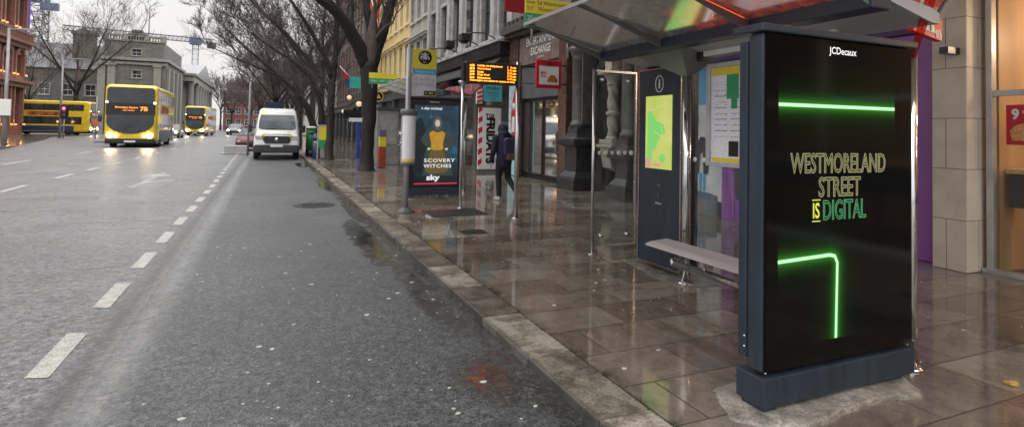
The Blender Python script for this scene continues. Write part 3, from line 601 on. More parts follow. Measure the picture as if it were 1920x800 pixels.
def pedestal(y, wd, top, lab):
    q = MB(); w2 = wd/2; x = 8.12
    q.prism([(x-.52, y-w2-.1), (x+.3, y-w2-.1), (x+.3, y+w2+.1), (x-.52, y+w2+.1)], 0, .3, 'z')
    q.loft([[(x-.48+k, y-w2-.06+k, z_), (x+.3, y-w2-.06+k, z_), (x+.3, y+w2+.06-k, z_), (x-.48+k, y+w2+.06-k, z_)] for k, z_ in ((0, .303), (.02, .36), (.12, .5), (.15, top-.35), (.12, top-.28), (-.02, top-.2), (-.06, top-.12), (-.06, top-.04), (.12, top), (.16, top+.12), (.18, top+.3))], sm=False)
    q.build('pedestal', DK, pub, bevel=.012)
    q = MB(); c = (x-.1, y, top+.3)
    prof = [(.25, 0), (.25, .08), (.2, .14), (.18, .2), (.18, 3.3-top), (.22, 3.33-top), (.19, 3.38-top), (.25, 3.5-top), (.3, 3.6-top), (.3, 3.68-top)]
    q.lathe(c, prof, 18); q.box(x-.42, x+.3, y-.3, y+.3, 3.985, 4.1) if False else None
    for k in (-1, 1): q.box(x-.16, x+.3, y+k*.26-.03, y+k*.26+.03, top+.35, 3.9)
    q.build('column', mat('sooty stone column', (.1, .1, .1), .45, var=.4, scale=5, bump=.4), pub)
pedestal(13.75, .75, 1.45, '1'); pedestal(11.3, .6, 1.2, '2')
q = MB(); 
for a in (8.0,): q.box(a-.22, a+.45, 10.35, 10.75, .0, 3.95)
q.build('pier', MAR, pub, bevel=.01)
# pale twisted column standing on a corbel by the doorway
tw = thing('twisted_column', 'pale carved twisted stone column seen through the clear end glass of the shelter', 'column', (7.95, 11.95, 1.25))
CAR = mat('pale carved stone', (.36, .34, .29), .55, var=.3, scale=9, bump=.5, bscale=30)
q = MB(); q.box(7.68, 8.45, 11.6, 12.3, 1.22, 1.3); q.box(7.74, 8.45, 11.66, 12.24, 1.303, 1.42); q.prism([(7.8, .72), (8.44, .5), (8.44, 1.217), (7.7, 1.217)], 11.75, 12.15, 'y'); q.build('corbel', CAR, tw, bevel=.015)
q = MB(); secs = []
for i in range(60):
    z_ = 1.423+i*1.36/59; tws = i*.32; r0 = .125+(.05 if 26 < i < 31 else 0)+(.03 if i < 3 else 0)
    secs.append([(7.95+(r0+(0.022*math.sin(3*(2*math.pi*k/18)+tws) if not 25 < i < 32 else 0))*math.cos(2*math.pi*k/18), 11.95+(r0+(0.022*math.sin(3*(2*math.pi*k/18)+tws) if not 25 < i < 32 else 0))*math.sin(2*math.pi*k/18), z_) for k in range(18)])
q.loft(secs); q.build('shaft', CAR, tw)
q = MB(); q.lathe((7.95, 11.95, 2.785), [(.15, 0), (.17, .04), (.14, .07), (.2, .2), (.27, .27)], 18); q.box(7.66, 8.24, 11.66, 12.24, 3.058, 3.16); q.box(7.8, 8.1, 11.8, 12.1, 3.163, 3.9); q.build('capital', CAR, tw, bevel=.01)

# --- purple bookmaker front
pu = thing('purple_shop', 'purple painted shopfront with pale decorated window behind the bus shelter', 'shop', (8.0, 7.2, 0))
PUR = mat('purple paint', (.3, .085, .38), .35, var=.12, coat=.2)
T = frame((8.05, 4.46, 0), U_, N_); L = 5.46
q = MB(T); q.box(.05, .85, -.1, .3, 0, 3.0); q.box(3.55, 3.86, -.02, .3, 0, 3.0); q.build('pier', PUR, pu, bevel=.01)
q = MB(T); q.box(0, .047, -.12, .3, 0, 3.4); q.box(4.95, L, -.05, .4, 0, 3.4); q.build('dark_pier', DGREY, pu)
q = MB(T); q.box(.05, 4.95, -.16, .3, 3.003, 3.85); q.build('fascia', mat('dark purple fascia', (.07, .03, .12), .4), pu, bevel=.01)
q = MB(T); q.box(.85, 3.55, .0, .2, 0, .4); q.build('stall_riser', PUR, pu); q = MB(T); q.box(4.003, 4.947, .0, .2, 0, .297); q.build('stall_riser', mat('grey stall riser', (.16, .17, .19), .35, var=.2), pu)
q = MB(T); q.box(.853, .9, .05, .12, .4, 3.0); q.box(2.1, 2.16, .05, .12, .4, 3.0); q.box(3.5, 3.547, .05, .12, .4, 3.0); so = q.build('shop_window', DGREY, pu)
q = MB(T); q.quad((.9, .08, .4), (3.5, .08, .4), (3.5, .08, 3), (.9, .08, 3)); q.build('pane', MATS['shop glass'], so, recalc=False)
q = MB(T); q.box(.9, 3.5, .5, .54, .4, 3.0); q.build('window_backing', mat('lilac backing', (.3, .22, .36), .6, var=.4, scale=2), so)
q = MB(T); q.box(3.863, 4.947, .02, .06, .3, 1.0); q.box(3.863, 4.947, .02, .06, 1.003, 3.0); wp = q.build('window_graphic', mat('white window film', (.7, .7, .72), .35, var=.15), pu)
q = MB(T); q.box(4.0, 4.95, .005, .018, 2.2, 3.25); q.build('blue_poster', mat('sky blue poster', (.1, .42, .68), .4, var=.08), pu)
q = MB(T); q.prism([(4.0, .3), (4.947, .3), (4.947, .42), (4.6, .46), (4.2, .44), (4.003, .4)], .012, .018, 'y'); q.build('blue_ground_shape', mat('slate blue film', (.08, .14, .22), .4), wp)
q = MB(T); cx = 4.42
q.prism([(cx-.05, 1.55), (cx+.05, 1.55), (cx+.16, 1.4), (cx+.2, .85), (cx+.1, .8), (cx+.06, 1.2), (cx-.02, 1.25), (cx-.04, .8), (cx-.16, .82), (cx-.2, 1.3), (cx-.14, 1.48)], .004, .0115, 'y'); q.build('figure_coat', mat('ink film', (.03, .035, .05), .4), wp)
q = MB(T); q.prism([(cx-.09, .8), (cx-.02, .8), (cx-.03, .47), (cx-.08, .47)], .004, .0115, 'y'); q.prism([(cx+.02, .83), (cx+.09, .83), (cx+.08, .47), (cx+.03, .47)], .004, .0115, 'y'); q.build('figure_legs', MATS['sky blue poster'], wp)
q = MB(T); q.lathe((4.72, .018, 1.9), [(.2, 0), (.2, -.006)], 24, 'y'); q.lathe((4.72, .008, 1.9), [(.001, -.002), (.001, -.003)], 4, 'y'); q.build('pale_disc', mat('pale blue disc', (.4, .6, .7), .4), wp)
hs_ = [(.7, 1.9, 5, 7.4), (2.3, 3.3, 5, 7.4), (3.8, 4.9, 5, 7.4), (.7, 1.9, 8.8, 11), (2.3, 3.3, 8.8, 11), (3.8, 4.9, 8.8, 11)]
q = MB(T); wall_faces(q, 0, L, 3.86, 13.8, hs_); shell(q, 0, L, 3.86, 13.8, 10); q.build('wall', BRICK, pu)
for h in hs_: window(T, pu, *h, WHITE, WIN, surround=PALET)
q = MB(T); q.box(0.05, L-.05, .6, 4, 0, 3.85); q.build('shop_core', MATS['dark interior'], pu)
q = MB(T); q.box(.3, .62, -.13, -.102, 1.62, 1.87); pl = q.build('notice', BLACKP, pu)
q = MB(T); q.lathe((.4, -.131, 1.76), [(.06, 0), (.06, -.004)], 16, 'y'); q.box(.5, .58, -.136, -.131, 1.72, 1.8); q.box(.34, .56, -.136, -.131, 1.66, 1.675); q.build('notice_mark', mat('pale print', (.45, .45, .42), .5), pl)

# --- chicken restaurant at the right edge
kf = thing('restaurant', 'pale stone restaurant front with tall steel-framed windows and warm wood interior', 'restaurant', (8.0, 1, 0))
LST = stone('pale stone cladding', (.66, .56, .46, 1), (.7, .61, .5, 1), 1.2, .62, .005, .5, (.2, .17, .14, 1), axes='SZ', var=.16, streak=.15)
q = MB(); q.box(7.74, 8.4, 4.03, 4.42, 0, 5.2); q.build('pillar', LST, kf, bevel=.01)
q = MB(); q.box(7.7, 8.4, -9, 4.027, 3.45, 5.2); q.box(8.0, 8.4, -9, -4, 0, 3.447); q.build('lintel', LST, kf)
q = MB(); T = frame((8.0, -9, 0), U_, N_); hs_ = [(1+i*2.6, 2.3+i*2.6, c, d) for i in range(5) for c, d in ((6, 8.4), (9.8, 12))]
wall_faces(q, 0, 13.42, 5.2, 15, hs_); shell(q, 0, 13.42, 5.2, 15, 10); q.T = None; q.build('wall', LST, kf)
for h in hs_: window(T, kf, *h, DGREY, WIN, surround=PALET)
FR = mat('silver window frame', (.5, .5, .5), .35, .6)
q = MB()
for y in (3.96, 2.2, .4, -1.4): q.box(8.02, 8.12, y-.05, y+.015, .03, 3.447)
q.box(8.03, 8.11, -4, 3.91, 2.13, 2.2); q.box(8.0, 8.14, -4, 4.02, 0, .055); wf = q.build('shop_window', FR, kf, bevel=.004)
q = MB(); q.quad((8.07, -4, .055), (8.07, 3.95, .055), (8.07, 3.95, 3.44), (8.07, -4, 3.44)); q.build('pane', glass('restaurant glass', (.88, .88, .86), .03, .02, 1.1), wf, recalc=False)
WOOD = mat('warm wood panelling', (.42, .27, .15), .45, var=.3, scale=1.5, stretch=(1, 1, .25))
q = MB(); q.box(9.9, 10, -6, 4.02, 0, 3.44); q.box(8.15, 9.897, 3.9, 4.02, 0, 3.44) ; q.build('interior_wall', WOOD, kf)
q = MB(); q.box(8.15, 9.897, -6, 3.897, -.02, .02); q.build('interior_floor', mat('brown tile floor', (.1, .065, .045), .3), kf)
q = MB(); q.box(8.15, 9.897, -6, 3.897, 3.43, 3.5); q.build('interior_ceiling', mat('interior ceiling', (.35, .3, .25), .7), kf)
q = MB(); q.box(8.2, 8.62, -4, 3.86, 1.2, 1.26); cn = q.build('counter', mat('light oak top', (.6, .4, .2), .35, var=.15), kf, bevel=.006)
q = MB(); q.box(8.22, 8.3, -4, 3.84, .8, 1.197)
for y in (3.6, 2.5, 1.4, .3, -.8): q.box(8.4, 8.47, y, y+.07, .02, 1.197)
q.build('counter_apron', DGREY, cn)
for i, (x, y) in enumerate(((9.2, 3.0), (9.2, 1.6), (9.2, .2))):
    l_ = MB(); l_.lathe((x, y, 3.2), [(.12, 0), (.13, .05), (.04, .16), (.01, .22)], 14); lo = l_.build('ceiling_lamp', emis('warm lamp glass', (1, .62, .3, 1), 9), kf)
    ld = bpy.data.lights.new('warm_lamp', 'POINT'); ld.energy = 26; ld.color = (1, .74, .5); ld.shadow_soft_size = .14
    lo2 = bpy.data.objects.new('warm_lamp', ld); COL.objects.link(lo2); lo2.location = (x, y, 2.95)
q = MB(); q.box(8.045, 8.055, 3.2, 3.78, 1.55, 2.02); po = q.build('window_poster', RED, kf)
put_text('lettering', '9', (8.043, 3.69, 1.91), YD, ZU, .075, .13, WHITE, po, bold=.04)
put_text('lettering', 'PIECE', (8.043, 3.55, 1.93), YD, ZU, .14, .045, WHITE, po)
q = MB(); q.prism([(3.42, 1.6), (3.72, 1.6), (3.74, 1.72), (3.68, 1.78), (3.55, 1.82), (3.45, 1.77), (3.4, 1.7)], 8.038, 8.044, 'x'); q.build('food_picture', mat('golden food', (.6, .3, .1), .5, var=.5, scale=30), po)
q = MB(); q.box(7.5, 7.735, 4.1, 4.2, 2.64, 2.72); q.build('sign_bracket', BLACKP, kf)
sg = thing('hanging_sign', 'red and white restaurant blade sign hanging beside the pale stone pillar', 'sign', (7.1, 3.9, 3.1))
q = MB(); q.prism([(6.44, 2.78), (6.95, 2.7), (6.98, 3.3), (6.36, 3.34)], 3.86, 3.93, 'y'); q.build('board', mat('bright red sign', (.62, .02, .03), .35), sg, bevel=.005)
q = MB(); q.prism([(6.5, 2.82), (6.82, 2.78), (6.76, 2.98), (6.68, 3.12), (6.56, 3.16)], 3.853, 3.859, 'y'); wp = q.build('white_field', WHITE, sg)
q = MB(); q.prism([(6.58, 2.95), (6.64, 2.975), (6.7, 2.945), (6.705, 3.01), (6.64, 2.985), (6.585, 3.02)], 3.846, 3.852, 'y')
for a in (6.57, 6.72): q.prism([(a, 2.8), (a+.012, 2.8), (a+.02, 2.93), (a+.008, 2.93)], 3.846, 3.852, 'y')
q.build('black_mark', BLACKP, wp)
q = MB()
for i in range(3): q.prism([(6.84+i*.035, 2.73), (6.858+i*.035, 2.73), (6.84+i*.03, 2.82), (6.822+i*.03, 2.82)], 3.853, 3.859, 'y')
q.build('stripe', WHITE, sg)
put_text('lettering', 'KFC', (6.85, 3.853, 3.03), XU, ZU, .17, .09, WHITE, sg, bold=.02)

# ------------------------------------------------------------------ bus shelters
mat('cast arm grey', (.13, .135, .14), .4)
def make_shelter(ox, oy, label, near):
    t = thing('bus_shelter', label, 'bus shelter', (ox, oy, 0)); T = lambda p: Vector((ox+p[0], oy+p[1], p[2]))
    LY = 3.28
    bays = [(0.0, 1.02), (1.06, 2.12), (2.16, LY)]
    q = MB(T)
    # roof glass: street wing, sloping down to the beam
    PINK = glass('pink reflection roof glass', (.6, .42, .44), .7, dcol=(.75, .3, .34, 1), rough=.15)  # pink is the shop's red reflection put into the glass colour
    for a, b in bays:
        q = MB(T); q.add([(-.02, a, 2.785), (.96, a, 2.53), (.96, b, 2.53), (-.02, b, 2.785)], [(0, 1, 2, 3)]); q.build('roof_glass', ROOFG, t, recalc=False)
        q = MB(T); q.add([(1.62, a, 2.44), (1.95, a, 2.8), (1.95, b, 2.8), (1.62, b, 2.44)], [(0, 1, 2, 3)]); q.build('roof_glass', ROOFG if near else PINK, t, recalc=False)
    if not near: q = MB(T); q.add([(1.15, -.01, 2.45), (1.6, -.01, 2.42), (1.8, -.01, 2.62), (1.96, -.01, 2.8), (1.5, -.01, 2.7), (1.0, -.01, 2.62)], [(0, 1, 2, 3, 4, 5)]); q.build('end_fin', PINK, t, recalc=False)
    q = MB(T); q.box(-.045, -.021, 0, LY, 2.765, 2.8); q.box(1.951, 1.97, 0, LY, 2.78, 2.815); q.build('roof_edge_trim', mat('pale aluminium', (.6, .6, .6), .3, .5), t)
    q = MB(T); q.box(.93, 1.12, 0, LY, 2.44, 2.56); q.build('beam', NAVY, t, bevel=.01)
    q = MB(T); q.tube([(1.13, .1, 2.48), (1.13, LY-.1, 2.48)], .014, 6); q.build('tube_light', mat('white tube lamp', (.8, .8, .8), .4, emit=(1, .97, .92), estr=1.0), t)
    q = MB(T); q.prism([(1.121, 2.56), (1.121, 2.5), (1.56, 2.40), (1.64, 2.40), (1.64, 2.47), (1.56, 2.5)], 0, LY, 'y'); q.build('gutter_panel', GREY if near else GREY, t)
    # tapering cast arms under the glass
    for y in (.0, 1.04, 2.14, LY):
        q = MB(T)
        w = .035 if y in (0.0, LY) else .05
        yy = max(w, min(LY-w, y))
        q.prism([(-.02, 2.77), (-.02, 2.778), (.93, 2.53), (.93, 2.46), (.6, 2.58), (.3, 2.685)], yy-w*.4, yy+w*.4, 'y')
        q.build('roof_arm', MATS['cast arm grey'], t)
        q = MB(T); q.prism([(1.65, 2.40), (1.63, 2.435), (1.95, 2.79), (1.96, 2.77), (1.8, 2.55)], yy-w*.35, yy+w*.35, 'y'); q.build('roof_arm', MATS['cast arm grey'], t)
    for y in (.15, 2.45):
        q = MB(T)
        if y < 1: q.box(1.5, 1.6, y-.06, y+.06, 2.24, 2.3); q.tube([(1.55, y, 2.3), (1.5, y, 2.42)], .02, 8); q.box(1.38, 1.56, y-.03, y+.03, 2.2, 2.235); q.tube([(1.47, y-.03, 2.21), (1.47, y-.03, 2.85)], .014, 8)
        else: q.add([(1.55, y, 2.2), (1.13, y-.38, 2.46), (1.13, y+.38, 2.46), (1.75, y+.38, 2.46), (1.75, y-.38, 2.46)], [(0, 2, 1), (0, 3, 2), (0, 4, 3), (0, 1, 4), (1, 2, 3, 4)]); q.build('post_bracket', mat('mid grey casting', (.2, .2, .21), .4) if y > 1 else STEEL, t)
        q = MB(T); q.tube([(1.55, y, 0), (1.55, y, 2.24)], .048, 16); q.lathe((1.55, y, 0), [(.085, .001), (.085, .012), (.055, .02)], 18); q.build('post', STEEL if not near else CHROME, t)
    q = MB(T); q.tube([(1.33, LY+.72, 0), (1.33, LY+.72, 2.44)], .022, 12); q.lathe((1.33, LY+.72, 0), [(.05, .001), (.05, .01)], 12); q.build('end_post', STEEL, t)
    q = MB(T); q.box(1.37, 1.98, LY+.71, LY+.722, .13, 2.4); eg = q.build('end_glass', GLS, t)
    q = MB(T); q.box(1.352, 2.0, LY+.7, LY+.73, 2.403, 2.43); q.build('end_rail', STEEL, t); q = MB(T); q.box(1.352, 2.0, LY+.7, LY+.73, .1, .125); q.build('end_rail', STEEL, t); q = MB(T); q.box(1.981, 2.0, LY+.7, LY+.73, .1251, 2.4029); q.build('end_stile', STEEL, t)
    q = MB(T)
    for x in (1.45, 1.86):
        for z in (.24, 2.3): q.lathe((x, LY+.68, z), [(.028, 0), (.028, .06)], 12, 'y')
    q.build('glass_clamp', STEEL, eg)
    q = MB(T)
    for i in range(6): q.lathe((1.42+i*.1, LY+.705, 1.33), [(.034 if i % 2 else .028, 0), (.034 if i % 2 else .028, .003)], 14, 'y')
    q.build('glass_dot', mat('frosted dots', (.75, .75, .73), .5), eg)
    # back glass between the posts
    q = MB(T); q.box(1.598, 1.61, .22, 2.38, .25, 2.3); bg_ = q.build('back_glass', GLS, t)
    q = MB(T)
    for i in range(16): q.lathe((1.594, .35+i*.135, 1.33), [(.028, 0), (.028, .003)], 12, 'x')
    q.build('glass_dot', MATS['frosted dots'], bg_)
    if near:
        q = MB(T); q.add([(1.33, .02, 2.13), (1.41, .02, 2.15), (1.6, .02, 2.5), (1.74, .02, 2.8), (1.6, .02, 2.8), (1.46, .02, 2.45)], [(0, 1, 2, 3, 4, 5)]); q.build('red_reflection_end_glass', glass('red reflection glass', (.75, .12, .1), .25, dcol=(.4, .04, .04, 1)), t, recalc=False)  # the restaurant's red reflection is painted into this end pane as tint
        q = MB(T); fr = [(1.9, 2.24), (1.9, 2.3)]
        y0, y1, z0, z1 = .95, 2.17, 1.28, 2.33
        q.box(1.55, 1.592, y0, y0+.05, z0, z1); q.box(1.55, 1.592, y1-.05, y1, z0, z1); q.box(1.55, 1.592, y0+.05, y1-.05, z0, z0+.045); q.box(1.55, 1.592, y0+.05, y1-.05, z1-.045, z1)
        tf = q.build('timetable_frame', mat('satin aluminium', (.5, .51, .54), .35, .5), t, bevel=.004)
        q = MB(T); q.box(1.575, 1.59, y0+.05, y1-.05, z0+.045, z1-.045); tb = q.build('timetable', mat('printed paper', (.8, .8, .85), .5, var=.04, fine=.25, fscale=70), tf)
        q = MB(T); q.box(1.569, 1.5745, y0+.07, y1-.07, z1-.13, z1-.05); q.box(1.569, 1.5745, y0+.07, y1-.07, z0+.05, z0+.09); q.box(1.569, 1.5745, y0+.55, y1-.72, z1-.36, z1-.135); q.build('yellow_band', YELS, tb)
        q = MB(T); q.box(1.568, 1.5745, y1-.42, y1-.27, z1-.37, z1-.13); q.box(1.568, 1.5745, y1-.4, y1-.33, z1-.47, z1-.37); q.build('green_map', GRN, tb)
        q = MB(T); q.box(1.568, 1.5745, y1-.42, y1-.3, z0+.11, z0+.26); q.box(1.568, 1.5745, y1-.56, y1-.44, z0+.11, z0+.26); q.build('dark_notice', BLACKP, tb)
        q = MB(T)
        for r in range(9):
            for c in range(5): q.box(1.572, 1.5745, y1-.1-c*.22-.17, y1-.1-c*.22, z0+.3+r*.058, z0+.303+r*.058+.004*(r % 2))
        for r in range(5): 
            for c in range(9): q.box(1.572, 1.5745, y1-.12-c*.12-.03, y1-.12-c*.12, z0+.42+r*.1, z0+.425+r*.1)
        q.build('timetable_rules', mat('print grey', (.2, .2, .24), .5), tb)
        # header box above the back glass
        q = MB(T); q.prism([(1.44, 2.44), (1.5, 2.37), (1.52, 2.56)], .9, 2.3, 'y') if False else q.box(1.40, 1.44, .6, 2.05, 2.385, 2.57); hb = q.build('header_panel', OFFW, t, bevel=.004)
        q = MB(T); q.box(1.39, 1.46, 2.06, 2.14, 2.34, 2.58); q.build('header_clamp', BLACKP, hb, bevel=.01)
        # bench: pale seat plank on a steel tube
        q = MB(T); bn_ = q.prism([(1.13, .405), (1.13, .425), (1.2, .445), (1.42, .46), (1.42, .43), (1.22, .415)], .35, 2.6, 'y').build('bench_seat', mat('pale pink grey bench laminate', (.45, .4, .4), .35, var=.08, stretch=(8, .4, 8)), t, bevel=.004)
        q = MB(T); q.tube([(1.35, .3, .24), (1.35, 2.38, .24)], .04, 14); q.tube([(1.35, 2.38, .24), (1.37, 2.44, .24), (1.5, 2.45, .24)], .045, 14); q.build('bench_rail', STEEL, bn_)
        for y in (.7, 1.9): q = MB(T); q.prism([(1.3, .28), (1.4, .28), (1.42, .43), (1.25, .415)], y-.015, y+.015, 'y'); q.build('bench_bracket', STEEL, bn_)
    else:
        for y in (.9, 1.65, 2.4, 3.1): q = MB(T); q.box(1.56, 1.6, y, y+.05, .1, 2.4); q.build('mullion', DGREY, t)
        q = MB(T); q.box(1.55, 1.62, .3, LY, 2.3, 2.4); q.build('back_rail', DGREY, t)
        q = MB(T); q.box(1.2, 1.5, .6, 2.6, .42, .46); q.box(1.3, 1.36, .8, .86, 0, .42); q.box(1.3, 1.36, 2.3, 2.36, 0, .42); q.build('bench_seat', STEEL, t)
        q = MB(T); q.tube([(.95, -2.02, 0), (.95, -2.02, 2.5)], .03, 12) if False else None
    return t
SX, SY = 2.62, 2.38
sh1 = make_shelter(SX, SY, 'near bus shelter with smoked glass roof, bench and timetable beside the green-lit advertising panel', True)
sh2 = make_shelter(2.95, 13.15, 'farther bus shelter with pinkish roof behind the teal poster panel and stop pole', False)
# added glowing strips that stand in for the red reflection in the near roof glass
rp = thing('roof_red_reflection', 'orange red glowing strips added on the near shelter roof for the reflection in its glass', 'sign', (2.9, 3.3, 2.8))
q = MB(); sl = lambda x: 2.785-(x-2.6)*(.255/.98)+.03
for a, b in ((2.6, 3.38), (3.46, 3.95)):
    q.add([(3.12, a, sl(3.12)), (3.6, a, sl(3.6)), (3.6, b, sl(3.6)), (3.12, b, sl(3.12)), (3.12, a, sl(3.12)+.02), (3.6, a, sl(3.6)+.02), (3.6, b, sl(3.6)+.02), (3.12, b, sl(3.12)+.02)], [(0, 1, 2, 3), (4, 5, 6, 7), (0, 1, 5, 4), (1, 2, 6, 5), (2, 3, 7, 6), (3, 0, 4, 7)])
q.build('board', mat('glowing red reflection', (.8, .08, .03), .5, emit=(1, .13, .04), estr=.6, var=.25, stretch=(1, 9, 1)), rp)  # no real board: the glow is a painted reflection
# stop name sign on top of the near shelter
def stop_sign(cx, cy, z0, label, W_, texts):
    s = thing('stop_name_sign', label, 'sign', (cx, cy, z0)); h = .31
    q = MB(); q.box(cx, cx+W_, cy, cy+.03, z0+.17, z0+.34); q.build('yellow_panel', YELS, s)
    q = MB(); q.box(cx, cx+W_, cy, cy+.03, z0, z0+.168); q.build('green_panel', GRN, s)
    q = MB(); q.tube([(cx+.1, cy+.045, z0-.12), (cx+.1, cy+.045, z0+.3)], .014, 8); q.tube([(cx+W_-.1, cy+.045, z0-.3), (cx+W_-.1, cy+.045, z0+.3)], .014, 8); q.build('support', STEEL, s)
    for (tx, px_, pz, w_, h_, m) in texts: put_text('lettering', tx, (cx+px_, cy-.002, z0+pz), XU, ZU, w_, h_, m, s)
    return s
INK = mat('sign ink', (.04, .035, .02), .5)
stop_sign(2.58, 5.62, 2.74, 'yellow over green stop name sign standing on the near shelter roof with white route numbers', .66,
    [('Stop:', .065, .292, .11, .045, INK), ('317', .055, .225, .08, .045, INK), ('5d Westmoreland', .36, .295, .44, .05, INK), ('Westmoreland St.', .37, .225, .44, .05, INK),
     ('25x : 26 : 66 : 66a', .27, .115, .5, .055, WHITE), ('66e : 66b', .15, .04, .26, .055, WHITE)])
s2 = stop_sign(2.75, 17.2, 2.93, 'small yellow over green route sign above the farther shelter roof beside the tree trunk', .85, [('66x : 67 : 67x', .4, .1, .7, .06, WHITE)])
rf = thing('red_flag_sign', 'plain red panel hanging from the shop front left of the yellow and green stop sign', 'sign', (4.1, 9, 3.7))
q = MB(); q.box(3.73, 4.25, 9.0, 9.03, 3.72, 4.2); q.box(3.75, 4.25, 9.0, 9.028, 3.68, 3.718); q.build('board', RED, rf); q = MB(); q.tube([(3.7, 9.05, 4.2), (8.05, 9.05, 4.25)], .02, 6); q.build('bracket', DGREY, rf)

# ------------------------------------------------------------------ near advertising panel
ap = thing('advertising_panel', 'large black digital advertising panel in a dark blue frame with green neon lines', 'advertising panel', (3.3, 2.45, 0))
X0, X1, Y0, Y1 = 2.62, 3.965, 2.40, 2.57
q = MB(); q.box(X0-.0, X1, Y0, 2.49, .25, 2.2); cab = q.build('cabinet', NAVY, ap, bevel=.008); q = MB(); q.box(X0+.006, X1-.01, 2.4901, 2.508, .25, 2.19); q.box(X0-.004, X1, 2.5081, Y1, .3, 2.16); q.build('rear_cover', NAVY, ap, bevel=.006)
q = MB(); q.box(X0-.035, X1+.03, Y0-.035, Y1+.03, 2.203, 2.25); q.build('top_cap', NAVY, ap, bevel=.008)
q = MB(); q.box(X0-.008, X1+.002, Y0-.028, Y1+.01, .0563, .222); q.build('plinth', NAVY, ap, bevel=.008)
q = MB(); q.box(2.63, 2.73, Y0-.012, Y1-.02, .015, .056); q.box(2.9, 3.9, Y0+.02, Y1-.02, .015, .056); q.build('foot', NAVY, ap)
q = MB(); q.box(3.93, 3.975, Y0-.045, Y0-.01, .226, .27); q.box(3.915, 3.99, Y0-.03, Y0+.0, 2.08, 2.2) if False else None; q.build('corner_catch', STEEL, ap)
q = MB()
for z in (.36, .42): q.ball((X0-.002, Y0+.12, z), .008, 8, 6)
q.ball((X0+.03, Y0-.004, .245), .009, 8, 6); q.build('rivet', STEEL, ap)
def screen_mat():
    k = NT('digital screen'); tcn = k.n('ShaderNodeTexCoord'); sp = k.n('ShaderNodeSeparateXYZ'); k.l(tcn.outputs['Object'], sp.inputs[0])
    X, Z = sp.outputs[0], sp.outputs[2]
    def seg(ax, az, bx, bz):
        dx, dz = bx-ax, bz-az; L2 = dx*dx+dz*dz
        px, pz = k.math('SUBTRACT', X, ax), k.math('SUBTRACT', Z, az)
        t = k.math('DIVIDE', k.math('ADD', k.math('MULTIPLY', px, dx), k.math('MULTIPLY', pz, dz)), L2)
        t = k.math('MINIMUM', k.math('MAXIMUM', t, 0), 1)
        ex = k.math('SUBTRACT', px, k.math('MULTIPLY', t, dx)); ez = k.math('SUBTRACT', pz, k.math('MULTIPLY', t, dz))
        return k.math('SQRT', k.math('ADD', k.math('MULTIPLY', ex, ex), k.math('MULTIPLY', ez, ez)))
    c = Vector((3.3, 2.45, 0)); S_ = lambda a, b, c_, d: seg(a-c.x, b, c_-c.x, d)
    d = S_(2.735, 1.785, 3.785, 1.79)
    for q_ in ((2.72, .868, 3.17, .882), (3.17, .882, 3.215, .872), (3.215, .872, 3.238, .83), (3.238, .83, 3.226, .38)): d = k.math('MINIMUM', d, S_(*q_))
    core = k.math('LESS_THAN', d, .0105)
    inside = k.math('MULTIPLY', k.math('GREATER_THAN', X, 2.735-c.x), k.math('LESS_THAN', X, 3.785-c.x))
    inside = k.math('MULTIPLY', inside, k.math('MULTIPLY', k.math('GREATER_THAN', Z, .375), k.math('LESS_THAN', Z, 2.05)))
    glow = k.math('MULTIPLY', k.math('POWER', 2.718, k.math('MULTIPLY', d, -52)), .34)
    glow2 = k.math('MULTIPLY', k.math('POWER', 2.718, k.math('MULTIPLY', d, -13)), .02)
    g1 = k.n('ShaderNodeCombineColor'); tot = k.math('ADD', glow, glow2)
    k.l(k.math('MULTIPLY', tot, .07), g1.inputs[0]); k.l(k.math('MULTIPLY', tot, .62), g1.inputs[1]); k.l(k.math('MULTIPLY', tot, .05), g1.inputs[2])
    col = k.mix(core, g1.outputs[0], (.36, .62, .36, 1))
    b = k.n('ShaderNodeBsdfPrincipled'); b.inputs['Base Color'].default_value = (.003, .003, .0035, 1); b.inputs['Roughness'].default_value = .09; b.inputs['Specular IOR Level'].default_value = .35
    k.l(col, b.inputs['Emission Color']); k.l(inside, b.inputs['Emission Strength']); k.l(b.outputs[0], k.out.inputs['Surface']); return k.m
q = MB(); q.box(X0+.02, X1-.005, Y0-.012, Y0-.003, .25, 2.195); scr = q.build('screen', screen_mat(), ap)
YS = Y0-.0135
put_text('maker_name', 'JCDecaux', (3.285, YS, 2.128), XU, ZU, .25, .058, mat('screen white', (.7, .7, .7), .5, emit=(1, 1, 1), estr=.35), scr, bold=.012)
NEO = emis('pale olive letters', (.5, .48, .22), .3); NEG = emis('green letters', (.08, .45, .16), .32); NEY = emis('yellow letters', (.8, .85, .1), .5)
put_text('lettering', 'WESTMORELAND', (3.26, YS, 1.44), XU, ZU, .86, .125, NEO, scr, outline=.0028, bold=.0)
put_text('lettering', 'STREET', (3.26, YS, 1.295), XU, ZU, .38, .125, NEO, scr, outline=.0028)
put_text('lettering', 'IS', (3.05, YS, 1.155), XU, ZU, .058, .095, NEY, scr, bold=.02)
q = MB(); q.box(3.015, 3.085, YS-.001, YS+.001, 1.215, 1.221); q.box(3.015, 3.085, YS-.001, YS+.001, 1.088, 1.094); q.build('lettering_bar', NEY, scr)
put_text('lettering', 'DIGITAL', (3.305, YS, 1.155), XU, ZU, .39, .125, NEG, scr, outline=.0028)

